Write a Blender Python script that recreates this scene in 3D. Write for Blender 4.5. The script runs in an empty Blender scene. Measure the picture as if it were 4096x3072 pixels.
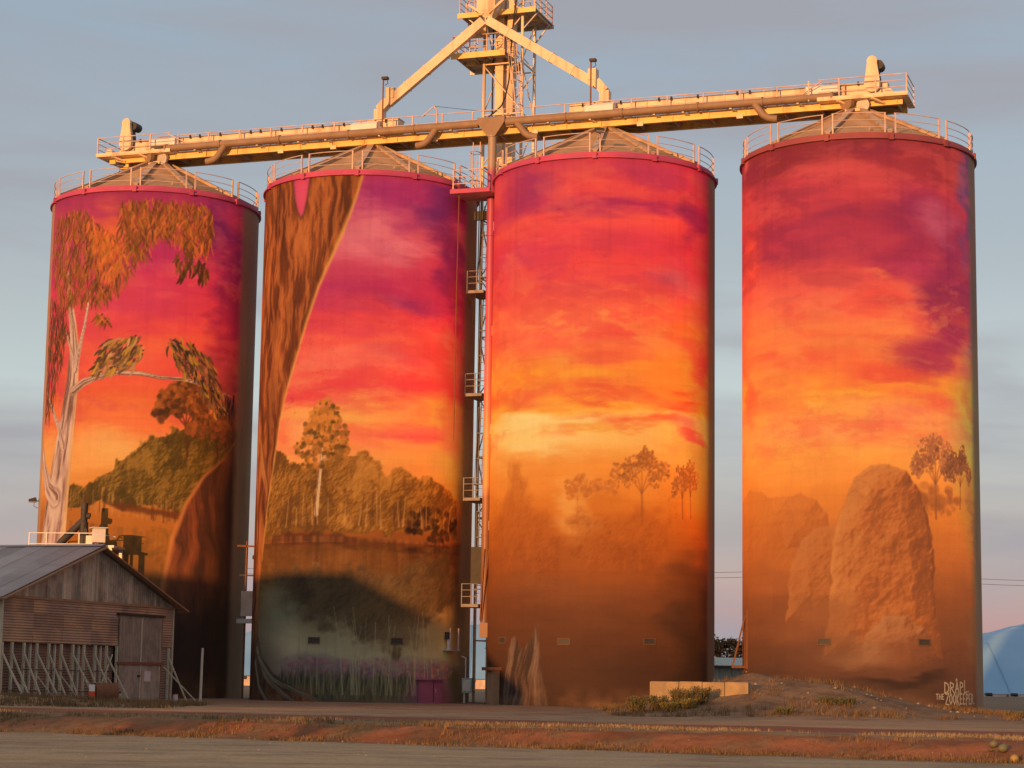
import bpy, math, random
import numpy as np
from mathutils import Matrix, Vector

# ------------------------------------------------------------------ camera, sky, sun, exposure
scn = bpy.context.scene
col = scn.collection
R_ = math.radians

cam_d = bpy.data.cameras.new("camera")
cam = bpy.data.objects.new("camera", cam_d)
col.objects.link(cam)
cam_d.sensor_fit = 'HORIZONTAL'
cam_d.sensor_width = 36.0
cam_d.lens = 72.44
cam_d.clip_start = 0.1
cam_d.clip_end = 20000
cam.matrix_world = (Matrix.Translation((0, 0, 1.4)) @ Matrix.Rotation(R_(90 + 8.111), 4, 'X')
                    @ Matrix.Rotation(R_(0.858), 4, 'Z'))
scn.camera = cam

SUN_AZ = 28.0        # degrees to the left of straight behind the camera
SUN_EL = 5.0
sun_dir = Vector((-math.sin(R_(SUN_AZ)) * math.cos(R_(SUN_EL)), -math.cos(R_(SUN_AZ)) * math.cos(R_(SUN_EL)), math.sin(R_(SUN_EL))))
sl = bpy.data.lights.new("sun", 'SUN')
sl.energy = 5.0
sl.angle = R_(0.55)
sl.color = (1.0, 0.43, 0.12)
sun = bpy.data.objects.new("sun", sl)
col.objects.link(sun)
sun.rotation_euler = sun_dir.to_track_quat('Z', 'Y').to_euler()
sun.location = sun_dir * 300

world = bpy.data.worlds.new("World")
scn.world = world
world.use_nodes = True
wt = world.node_tree
wn, wl = wt.nodes, wt.links
wn.clear()
w_out = wn.new('ShaderNodeOutputWorld')
w_bg = wn.new('ShaderNodeBackground')
w_bg.inputs['Strength'].default_value = 0.12
w_sky = wn.new('ShaderNodeTexSky')
w_sky.sky_type = 'NISHITA'
w_sky.sun_disc = False
w_sky.sun_elevation = R_(SUN_EL)
# nishita rotation: 0 puts the sun on +Y, turning clockwise seen from above
w_sky.sun_rotation = math.atan2(sun_dir.x, sun_dir.y)
w_sky.altitude = 150
w_sky.air_density = 1.0
w_sky.dust_density = 1.0
w_sky.ozone_density = 2.0
# thin drifting cloud sheets: noise on the plane of the cloud deck, lit by the same low sun
w_tc = wn.new('ShaderNodeTexCoord')
w_map = wn.new('ShaderNodeMapping')
w_map.inputs['Scale'].default_value = (1.3, 1.3, 9.0)
w_map.inputs['Rotation'].default_value = (0.05, 0.0, 0.4)
w_n = wn.new('ShaderNodeTexNoise')
w_n.inputs['Scale'].default_value = 2.3
w_n.inputs['Detail'].default_value = 5
w_n.inputs['Roughness'].default_value = 0.5
w_n.inputs['Distortion'].default_value = 0.4
w_r = wn.new('ShaderNodeValToRGB')
w_r.color_ramp.elements[0].position = 0.42
w_r.color_ramp.elements[0].color = (0, 0, 0, 1)
w_r.color_ramp.elements[1].position = 0.64
w_r.color_ramp.elements[1].color = (1, 1, 1, 1)
w_sep = wn.new('ShaderNodeSeparateXYZ')
w_cr = wn.new('ShaderNodeValToRGB')      # colour of the haze veil by height above the horizon
e = w_cr.color_ramp.elements
e[0].position = 0.0
e[0].color = (3.05, 1.55, 2.05, 1)
e[1].position = 0.62
e[1].color = (3.5, 3.35, 3.25, 1)
for p, c in ((0.03, (3.05, 1.65, 2.2, 1)), (0.078, (3.15, 2.45, 2.5, 1)), (0.135, (3.7, 3.85, 3.8, 1)), (0.20, (2.9, 2.9, 2.95, 1)), (0.30, (2.35, 2.65, 3.0, 1))):
    k = e.new(p)
    k.color = c
w_mix = wn.new('ShaderNodeMixRGB')
w_mix.blend_type = 'ADD'
w_mix.inputs['Fac'].default_value = 1.0
w_half = wn.new('ShaderNodeMixRGB')
w_half.blend_type = 'MULTIPLY'
w_half.inputs['Fac'].default_value = 1.0
w_half.inputs['Color2'].default_value = (.5, .5, .5, 1)
w_mix2 = wn.new('ShaderNodeMixRGB')
w_mul = wn.new('ShaderNodeMath')
w_mul.operation = 'MULTIPLY'
w_mul.inputs[1].default_value = 0.8
w_mix2.inputs['Color2'].default_value = (3.05, 3.0, 3.3, 1)
wl.new(w_tc.outputs['Generated'], w_map.inputs['Vector'])
wl.new(w_map.outputs['Vector'], w_n.inputs['Vector'])
wl.new(w_n.outputs['Fac'], w_r.inputs['Fac'])
wl.new(w_tc.outputs['Generated'], w_sep.inputs['Vector'])
wl.new(w_sep.outputs['Z'], w_cr.inputs['Fac'])
wl.new(w_sky.outputs['Color'], w_half.inputs['Color1'])
wl.new(w_half.outputs['Color'], w_mix.inputs['Color1'])
wl.new(w_cr.outputs['Color'], w_mix.inputs['Color2'])
wl.new(w_mix.outputs['Color'], w_mix2.inputs['Color1'])
wl.new(w_r.outputs['Color'], w_mul.inputs[0])
wl.new(w_mul.outputs['Value'], w_mix2.inputs['Fac'])
wl.new(w_mix2.outputs['Color'], w_bg.inputs['Color'])
wl.new(w_bg.outputs['Background'], w_out.inputs['Surface'])

vs = scn.view_settings
vs.view_transform = 'Standard'
vs.look = 'None'
vs.exposure = 0.0
vs.gamma = 1.0
vs.use_curve_mapping = False
scn.display_settings.display_device = 'sRGB'

rng = random.Random(7)
nrg = np.random.RandomState(11)

# ------------------------------------------------------------------ helpers
ORG = {}


def tag(o, label=None, cat=None, group=None, kind=None):
    if label:
        o["label"] = label
    if cat:
        o["category"] = cat
    if group:
        o["group"] = group
    if kind:
        o["kind"] = kind
    return o


class MB:
    """collects faces and links them as one mesh object"""

    def __init__(self):
        self.v, self.f = [], []

    def add(self, vs_, fs_):
        b = len(self.v)
        self.v += [tuple(p) for p in vs_]
        self.f += [tuple(i + b for i in f) for f in fs_]
        return self

    def box(self, c, s):
        x, y, z = c
        a, b, d = s[0] / 2, s[1] / 2, s[2] / 2
        vs_ = [(x - a, y - b, z - d), (x + a, y - b, z - d), (x + a, y + b, z - d), (x - a, y + b, z - d),
               (x - a, y - b, z + d), (x + a, y - b, z + d), (x + a, y + b, z + d), (x - a, y + b, z + d)]
        return self.add(vs_, [(0, 3, 2, 1), (4, 5, 6, 7), (0, 1, 5, 4), (1, 2, 6, 5), (2, 3, 7, 6), (3, 0, 4, 7)])

    def box2(self, a, b):
        return self.box([(a[i] + b[i]) / 2 for i in range(3)], [abs(b[i] - a[i]) for i in range(3)])

    def bar(self, p, q, w, h=None, up=(0, 0, 1)):
        h = h or w
        p, q = Vector(p), Vector(q)
        d = (q - p).normalized()
        u = Vector(up)
        if abs(d.dot(u)) > 0.98:
            u = Vector((0, 1, 0))
        s = d.cross(u).normalized()
        u = s.cross(d).normalized()
        vs_ = []
        for c in (p, q):
            for a, b in ((-1, -1), (1, -1), (1, 1), (-1, 1)):
                vs_.append(c + s * (a * w / 2) + u * (b * h / 2))
        return self.add(vs_, [(3, 2, 1, 0), (4, 5, 6, 7), (0, 1, 5, 4), (1, 2, 6, 5), (2, 3, 7, 6), (3, 0, 4, 7)])

    def tube(self, pts, r, n=8, closed=False, caps=True):
        pts = [Vector(p) for p in pts]
        m = len(pts)
        rad = r if isinstance(r, (list, tuple)) else [r] * m
        rings = []
        prev = None
        for i in range(m):
            if closed:
                d = pts[(i + 1) % m] - pts[i - 1]
            else:
                d = pts[min(i + 1, m - 1)] - pts[max(i - 1, 0)]
            d.normalize()
            if prev is None:
                u = Vector((0, 0, 1)) if abs(d.z) < 0.9 else Vector((0, 1, 0))
            else:
                u = prev
            s = d.cross(u).normalized()
            u = s.cross(d).normalized()
            prev = u
            rings.append([pts[i] + (s * math.cos(2 * math.pi * k / n) + u * math.sin(2 * math.pi * k / n)) * rad[i] for k in range(n)])
        vs_ = [p for rg in rings for p in rg]
        fs_ = []
        for i in range(m if closed else m - 1):
            j = (i + 1) % m
            for k in range(n):
                k2 = (k + 1) % n
                fs_.append((i * n + k, i * n + k2, j * n + k2, j * n + k))
        if caps and not closed:
            fs_.append(tuple(range(n - 1, -1, -1)))
            fs_.append(tuple((m - 1) * n + k for k in range(n)))
        return self.add(vs_, fs_)

    def prism(self, poly, ext):
        """polygon (3-D points, planar) pushed along ext"""
        n = len(poly)
        ex = Vector(ext)
        vs_ = [Vector(p) for p in poly] + [Vector(p) + ex for p in poly]
        fs_ = [tuple(range(n - 1, -1, -1)), tuple(range(n, 2 * n))]
        fs_ += [(i, (i + 1) % n, n + (i + 1) % n, n + i) for i in range(n)]
        return self.add(vs_, fs_)

    def lathe(self, prof, n=64, a0=0.0, a1=2 * math.pi):
        full = abs(a1 - a0 - 2 * math.pi) < 1e-6
        m = n if full else n + 1
        vs_ = []
        for k in range(m):
            a = a0 + (a1 - a0) * k / n
            for r, z in prof:
                vs_.append((r * math.cos(a), r * math.sin(a), z))
        L = len(prof)
        fs_ = []
        for k in range(n):
            k2 = (k + 1) % m
            for i in range(L - 1):
                fs_.append((k * L + i, k2 * L + i, k2 * L + i + 1, k * L + i + 1))
        return self.add(vs_, fs_)

    def build(self, name, mat, parent=None, smooth=False, local=False):
        o3 = ORG.get(parent.name, (0, 0, 0)) if (parent is not None and not local) else (0, 0, 0)
        me = bpy.data.meshes.new(name)
        vs_ = [(p[0] - o3[0], p[1] - o3[1], p[2] - o3[2]) for p in self.v]
        me.from_pydata(vs_, [], self.f)
        me.update()
        if smooth:
            me.polygons.foreach_set('use_smooth', [True] * len(me.polygons))
            try:
                me.set_sharp_from_angle(angle=R_(38))
            except Exception:
                pass
        if mat is not None:
            me.materials.append(mat)
        o = bpy.data.objects.new(name, me)
        col.objects.link(o)
        if parent is not None:
            o.parent = parent
            if parent.name in ORG:
                ORG[o.name] = ORG[parent.name] if not local else (0, 0, 0)
        return o


def B():
    return MB()


ROW_O = (-1.6008, 112.1283)
ROW_A = R_(-19.2148)
SP = 13.775


def roww(s, y, z):
    """row frame (s along the silos, y away from the camera side, z up) to world"""
    c, si = math.cos(ROW_A), math.sin(ROW_A)
    return (ROW_O[0] + s * c - y * si, ROW_O[1] + s * si + y * c, z)


def row_thing(name, org, label, cat, group=None):
    o = bpy.data.objects.new(name, None)
    col.objects.link(o)
    o.empty_display_size = 0.3
    o.location = roww(*org)
    o.rotation_euler = (0, 0, ROW_A)
    ORG[o.name] = org
    return tag(o, label, cat, group)


def thing(name, loc, label, cat, group=None, rz=0.0):
    """parts are built in the thing's own frame"""
    o = bpy.data.objects.new(name, None)
    col.objects.link(o)
    o.empty_display_size = 0.3
    o.location = loc
    o.rotation_euler = (0, 0, rz)
    return tag(o, label, cat, group)


def inst(o, parent=None, loc=None, rz=None, mat4=None):
    c = o.copy()
    col.objects.link(c)
    if parent is not None:
        c.parent = parent
    if loc is not None:
        c.location = loc
    if rz is not None:
        c.rotation_euler = (0, 0, rz)
    return c


# ------------------------------------------------------------------ materials
def nmat(name):
    m = bpy.data.materials.new(name)
    m.use_nodes = True
    nt = m.node_tree
    return m, nt, nt.nodes['Principled BSDF']


def worn(name, c1, c2=None, rough=0.6, metal=0.0, scale=2.0, amt=0.5, bump=0.0, bscale=30.0, stretch=(1, 1, 1), streak=None, det=6, spec=0.3):
    """two-tone weathered surface; streak = (colour, scale) adds runs of dirt down the surface"""
    m, nt, bs = nmat(name)
    n, l = nt.nodes, nt.links
    c2 = c2 or tuple(x * 0.7 for x in c1)
    tc = n.new('ShaderNodeTexCoord')
    mp = n.new('ShaderNodeMapping')
    mp.inputs['Scale'].default_value = stretch
    no = n.new('ShaderNodeTexNoise')
    no.inputs['Scale'].default_value = scale
    no.inputs['Detail'].default_value = det
    no.inputs['Roughness'].default_value = 0.6
    rp = n.new('ShaderNodeValToRGB')
    rp.color_ramp.elements[0].position = 0.5 - 0.25 / max(amt, .01) * 0.5
    rp.color_ramp.elements[1].position = 0.5 + 0.25 / max(amt, .01) * 0.5
    rp.color_ramp.elements[0].color = (*c1, 1)
    rp.color_ramp.elements[1].color = (*c2, 1)
    l.new(tc.outputs['Object'], mp.inputs['Vector'])
    l.new(mp.outputs['Vector'], no.inputs['Vector'])
    l.new(no.outputs['Fac'], rp.inputs['Fac'])
    out = rp.outputs['Color']
    if streak:
        sc_, ss = streak
        mp2 = n.new('ShaderNodeMapping')
        mp2.inputs['Scale'].default_value = (ss, ss, ss * 0.06)
        n2 = n.new('ShaderNodeTexNoise')
        n2.inputs['Scale'].default_value = 1.0
        n2.inputs['Detail'].default_value = 4
        r2 = n.new('ShaderNodeValToRGB')
        r2.color_ramp.elements[0].position = 0.52
        r2.color_ramp.elements[0].color = (0, 0, 0, 1)
        r2.color_ramp.elements[1].position = 0.7
        r2.color_ramp.elements[1].color = (0.85, 0.85, 0.85, 1)
        mx = n.new('ShaderNodeMixRGB')
        mx.inputs['Color2'].default_value = (*sc_, 1)
        l.new(tc.outputs['Object'], mp2.inputs['Vector'])
        l.new(mp2.outputs['Vector'], n2.inputs['Vector'])
        l.new(n2.outputs['Fac'], r2.inputs['Fac'])
        l.new(r2.outputs['Color'], mx.inputs['Fac'])
        l.new(out, mx.inputs['Color1'])
        out = mx.outputs['Color']
    l.new(out, bs.inputs['Base Color'])
    bs.inputs['Roughness'].default_value = rough
    bs.inputs['Metallic'].default_value = metal
    bs.inputs['Specular IOR Level'].default_value = spec
    if bump:
        nb = n.new('ShaderNodeTexNoise')
        nb.inputs['Scale'].default_value = bscale
        nb.inputs['Detail'].default_value = 5
        bp = n.new('ShaderNodeBump')
        bp.inputs['Strength'].default_value = bump
        bp.inputs['Distance'].default_value = 0.05
        l.new(mp.outputs['Vector'], nb.inputs['Vector'])
        l.new(nb.outputs['Fac'], bp.inputs['Height'])
        l.new(bp.outputs['Normal'], bs.inputs['Normal'])
    return m


def corrugated(name, c1, c2, c3, axis, pitch=0.10, rough=0.6, scale=0.8, patch=0.5, streakc=None):
    """corrugated sheet: wave relief along one axis, stained in patches"""
    m = worn(name, c1, c2, rough=rough, scale=scale, amt=1.6, streak=streakc)
    nt = m.node_tree
    n, l = nt.nodes, nt.links
    bs = n['Principled BSDF']
    tc = n.new('ShaderNodeTexCoord')
    sp = n.new('ShaderNodeSeparateXYZ')
    mu = n.new('ShaderNodeMath')
    mu.operation = 'MULTIPLY'
    mu.inputs[1].default_value = 2 * math.pi / pitch
    si = n.new('ShaderNodeMath')
    si.operation = 'SINE'
    bp = n.new('ShaderNodeBump')
    bp.inputs['Strength'].default_value = 0.9
    bp.inputs['Distance'].default_value = 0.02
    l.new(tc.outputs['Object'], sp.inputs['Vector'])
    l.new(sp.outputs['XYZ'.index(axis)], mu.inputs[0])
    l.new(mu.outputs[0], si.inputs[0])
    l.new(si.outputs[0], bp.inputs['Height'])
    l.new(bp.outputs['Normal'], bs.inputs['Normal'])
    # every sheet has weathered a little differently
    oi0 = n.new('ShaderNodeObjectInfo')
    mr = n.new('ShaderNodeMapRange')
    mr.inputs['To Min'].default_value = .74
    mr.inputs['To Max'].default_value = 1.16
    mv = n.new('ShaderNodeMixRGB')
    mv.blend_type = 'MULTIPLY'
    mv.inputs['Fac'].default_value = 1.0
    l.new(oi0.outputs['Random'], mr.inputs['Value'])
    l.new(mr.outputs['Result'], mv.inputs['Color2'])
    s0 = bs.inputs['Base Color'].links[0].from_socket
    l.new(s0, mv.inputs['Color1'])
    l.new(mv.outputs['Color'], bs.inputs['Base Color'])
    if c3:
        src = bs.inputs['Base Color'].links[0].from_socket
        n3 = n.new('ShaderNodeTexNoise')
        n3.inputs['Scale'].default_value = 0.5
        n3.inputs['Detail'].default_value = 5
        oi = n.new('ShaderNodeObjectInfo')
        ad = n.new('ShaderNodeVectorMath')
        ad.operation = 'ADD'
        sc3 = n.new('ShaderNodeVectorMath')
        sc3.operation = 'SCALE'
        sc3.inputs['Scale'].default_value = 40
        cb = n.new('ShaderNodeCombineXYZ')
        r3 = n.new('ShaderNodeValToRGB')
        r3.color_ramp.elements[0].position = 0.46
        r3.color_ramp.elements[0].color = (0, 0, 0, 1)
        r3.color_ramp.elements[1].position = 0.62
        r3.color_ramp.elements[1].color = (patch, patch, patch, 1)
        mx = n.new('ShaderNodeMixRGB')
        mx.inputs['Color2'].default_value = (*c3, 1)
        l.new(oi.outputs['Random'], cb.inputs['X'])
        l.new(oi.outputs['Random'], cb.inputs['Y'])
        l.new(cb.outputs[0], sc3.inputs[0])
        l.new(sc3.outputs[0], ad.inputs[1])
        l.new(tc.outputs['Object'], ad.inputs[0])
        l.new(ad.outputs[0], n3.inputs['Vector'])
        l.new(n3.outputs['Fac'], r3.inputs['Fac'])
        l.new(r3.outputs['Color'], mx.inputs['Fac'])
        l.new(src, mx.inputs['Color1'])
        l.new(mx.outputs['Color'], bs.inputs['Base Color'])
    return m


M = {}
M['cream_steel'] = worn('cream_painted_steel', (.84, .66, .48), (.72, .54, .37), rough=.55, scale=1.2, amt=.6, streak=((.42, .33, .22), 1.6))
M['yellow_beam'] = worn('yellow_painted_beam', (.84, .60, .21), (.74, .50, .17), rough=.5, scale=.8, amt=.6, streak=((.40, .28, .12), 1.2))
M['galv'] = worn('galvanised_steel', (.60, .58, .56), (.45, .44, .43), rough=.5, metal=.25, scale=3, amt=.8)
M['rail_paint'] = worn('rail_paint', (.66, .50, .45), (.48, .35, .31), rough=.5, scale=2, amt=.8)
M['bounce_under'] = worn('bounce_lifted_under_deck', (.62, .50, .43), (.46, .36, .31), rough=.8, scale=1.5, amt=.8)  # colour raised to stand in for light bounced up from below
M['duct'] = worn('brown_grey_duct', (.30, .21, .145), (.23, .155, .105), rough=.6, scale=1.4, amt=.7, bump=.05, bscale=4)
M['roof_steel'] = worn('dull_roof_steel', (.52, .32, .17), (.38, .23, .12), rough=.75, metal=.1, scale=1.2, amt=.8)
M['roof_rib'] = worn('roof_rib_steel', (.56, .42, .30), (.40, .29, .20), rough=.6, metal=.1, scale=2, amt=.8)
M['black'] = worn('black_rubber', (.03, .03, .03), (.05, .05, .05), rough=.6)
M['dark_steel'] = worn('dark_steel', (.06, .055, .05), (.035, .03, .03), rough=.6, scale=3)
M['pink_rim'] = worn('magenta_rim_paint', (.50, .075, .16), (.38, .06, .15), rough=.6, scale=.6, amt=.8)
M['dark_rim'] = worn('dark_red_rim_paint', (.30, .07, .075), (.24, .06, .08), rough=.6, scale=.6, amt=.8)
M['concrete'] = worn('grey_concrete', (.40, .35, .29), (.29, .25, .20), rough=.9, scale=.5, amt=.8, bump=.12, bscale=12)
M['block'] = worn('tan_concrete_block', (.38, .28, .15), (.27, .19, .11), rough=.9, scale=2.2, amt=.8, bump=.2, bscale=14, streak=((.25, .19, .13), 2.2))
M['board'] = corrugated('weathered_grey_board', (.40, .36, .285), (.25, .225, .185), None, 'X', pitch=.2, rough=.85, scale=1.2, streakc=((.62, .55, .41), 1.7))
M['door_board'] = corrugated('weathered_door_board', (.36, .32, .27), (.27, .24, .205), None, 'X', pitch=.15, rough=.85, scale=1.6, streakc=((.48, .40, .30), 3.5))
M['siding'] = corrugated('rusty_corrugated_siding', (.34, .245, .195), (.38, .265, .195), (.52, .345, .20), 'Z', pitch=.12, rough=.7, scale=1.0, patch=.75)
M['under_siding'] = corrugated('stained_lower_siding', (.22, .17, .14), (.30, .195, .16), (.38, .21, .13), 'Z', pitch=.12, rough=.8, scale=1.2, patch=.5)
M['tin_roof'] = corrugated('grey_tin_roof', (.44, .375, .345), (.36, .30, .28), None, 'X', pitch=.16, rough=.45, scale=.5)
M['barge'] = worn('brown_barge_board', (.36, .22, .13), (.26, .155, .10), rough=.8, scale=3)
M['post_wood'] = worn('pale_green_grey_post', (.58, .56, .41), (.42, .41, .31), rough=.8, scale=5)
M['white_post'] = worn('weathered_white_post', (.62, .58, .48), (.48, .44, .36), rough=.7, scale=5)
M['red_paint'] = worn('red_marker_paint', (.75, .10, .03), (.6, .08, .03), rough=.5)
M['white_paint'] = worn('white_paint', (.78, .76, .73), (.66, .64, .6), rough=.5)
M['rust'] = worn('rust', (.16, .065, .035), (.24, .11, .06), rough=.9, scale=5)
M['shed_grey'] = corrugated('far_shed_green_grey', (.33, .36, .33), (.27, .30, .27), None, 'X', pitch=.3, rough=.6, scale=.3)
M['tarp'] = worn('blue_tarpaulin', (.24, .44, .64), (.17, .36, .58), rough=.45, scale=.08, amt=.8, bump=.3, bscale=.5, spec=.5)
M['vent_rim'] = worn('brown_vent_rim', (.15, .085, .055), (.10, .06, .04), rough=.9, scale=6)  # dark brown, close to the wall round the vent
M['strap'] = worn('grey_blue_strap', (.19, .34, .50), (.15, .29, .45), rough=.7)
M['bark'] = worn('pale_bark', (.36, .28, .22), (.22, .16, .12), rough=.9, scale=3)
M['cable'] = worn('black_cable', (.02, .018, .016), (.03, .03, .03), rough=.7)
M['gourd_green'] = worn('grey_green_rind', (.16, .17, .10), (.10, .11, .07), rough=.6, scale=6)
M['gourd_yellow'] = worn('yellow_rind', (.40, .27, .08), (.28, .20, .07), rough=.6, scale=6)
M['paper'] = worn('white_notice_paper', (.62, .55, .55), (.55, .5, .5), rough=.8, scale=4)


def leafmat(name, c1, c2, sc=1.2):
    m = worn(name, c1, c2, rough=.75, scale=sc, amt=1.2, spec=.2)
    return m


M['shade_galv'] = worn('shade_darkened_galvanised', (.30, .28, .27), (.20, .19, .18), rough=.7, scale=3, amt=.8)  # galvanised steel darkened in colour for the shade between the silos
M['stone'] = worn('field_stone', (.34, .28, .21), (.22, .17, .13), rough=.95, scale=6, amt=1)
M['leaf'] = leafmat('gum_leaf', (.075, .085, .035), (.14, .10, .045))
M['leaf_rust'] = leafmat('rust_leaf', (.20, .085, .035), (.12, .08, .03))
M['weed'] = leafmat('grey_green_weed', (.085, .11, .045), (.13, .14, .065), 2.5)
M['weed_dry'] = leafmat('yellowing_weed', (.30, .24, .06), (.17, .17, .05), 2.5)
M['dry_grass'] = leafmat('dry_grass', (.24, .15, .07), (.13, .085, .04), 1.0)
M['straw'] = leafmat('straw', (.36, .28, .16), (.26, .19, .10), 1.0)

# ------------------------------------------------------------------ the ground
RD_N = (0.4352, 0.9003)      # across the road, away from the camera
RD_T = (0.9003, -0.4352)     # along the road


def vnoise(x, y, seed):
    """smooth value noise on arrays"""
    xi, yi = np.floor(x).astype(np.int64), np.floor(y).astype(np.int64)
    xf, yf = x - xi, y - yi
    xf, yf = xf * xf * (3 - 2 * xf), yf * yf * (3 - 2 * yf)

    def h(a, b):
        n = (a * 374761393 + b * 668265263 + seed * 1442695041) & 0x7fffffff
        n = ((n ^ (n >> 13)) * 1274126177) & 0x7fffffff
        n = n ^ (n >> 16)
        return (n & 0xffff) / 65535.0
    a, b_, c, d = h(xi, yi), h(xi + 1, yi), h(xi, yi + 1), h(xi + 1, yi + 1)
    return (a * (1 - xf) + b_ * xf) * (1 - yf) + (c * (1 - xf) + d * xf) * yf


def fbm(x, y, seed, octv=5, gain=0.5):
    s, a, t = 0.0, 1.0, 0.0
    for k in range(octv):
        s = s + a * vnoise(x * 2 ** k + 17.3 * k, y * 2 ** k + 9.1 * k, seed + k * 31)
        t += a
        a *= gain
    return s / t


def sstep(a, b, x):
    t = np.clip((x - a) / (b - a), 0, 1)
    return t * t * (3 - 2 * t)


def road_lt(X, Y):
    return X * RD_T[0] + (Y - 51.9) * RD_T[1], X * RD_N[0] + (Y - 51.9) * RD_N[1]


def hgt(X, Y):
    X, Y = np.asarray(X, float), np.asarray(Y, float)
    l, t = road_lt(X, Y)
    wob = 0.5 * (fbm(l * 0.25, t * 0.1 + 3, 5, 3) - 0.5)
    h = -0.30 + 0.38 * sstep(-0.1 + wob, 1.9 + wob, t)
    near = np.exp(-((t - 1.6) / 1.4) ** 2)
    h = h + near * 0.16 * (fbm(l * 1.3, t * 1.3, 21, 4) - 0.45)
    verge = sstep(2.3, 3.2, t) * (1 - sstep(4.6, 6.0, t))
    h = h + verge * (0.05 + 0.06 * (fbm(l * 1.0, t * 1.0, 8, 3) - 0.5))
    h = h - 0.06 * sstep(6.0, 9.0, t)
    rough = 0.035 * (fbm(X * 0.7, Y * 0.7, 33, 4) - 0.5)
    h = h + rough * (0.4 + 0.6 * sstep(0, 4, t))
    # spoil heap beside the block wall, trailing off to the right
    hx, hy = X - 11.0, Y - 89.0
    u = hx * 0.85 - hy * 0.10
    w = hy * 0.95 + hx * 0.16
    prof = np.where(u < 0, np.exp(-(u / 3.4) ** 2), np.exp(-(u / 5.2) ** 2))
    heap = 1.55 * prof * np.exp(-(np.abs(w) / 6.6) ** 2.6)
    heap = heap * (0.70 + 0.60 * fbm(X * 0.6, Y * 0.6, 77, 5, .6))
    h = h + heap
    # low weedy hump in front of the old shed
    h = h + 0.42 * np.exp(-((X + 21.5) / 5.5) ** 2 - ((Y - 84.5) / 2.6) ** 2) * (0.7 + 0.6 * fbm(X * .8, Y * .8, 55, 3))
    return h


def hz(x, y):
    return float(hgt(np.array([x]), np.array([y]))[0])


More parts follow.
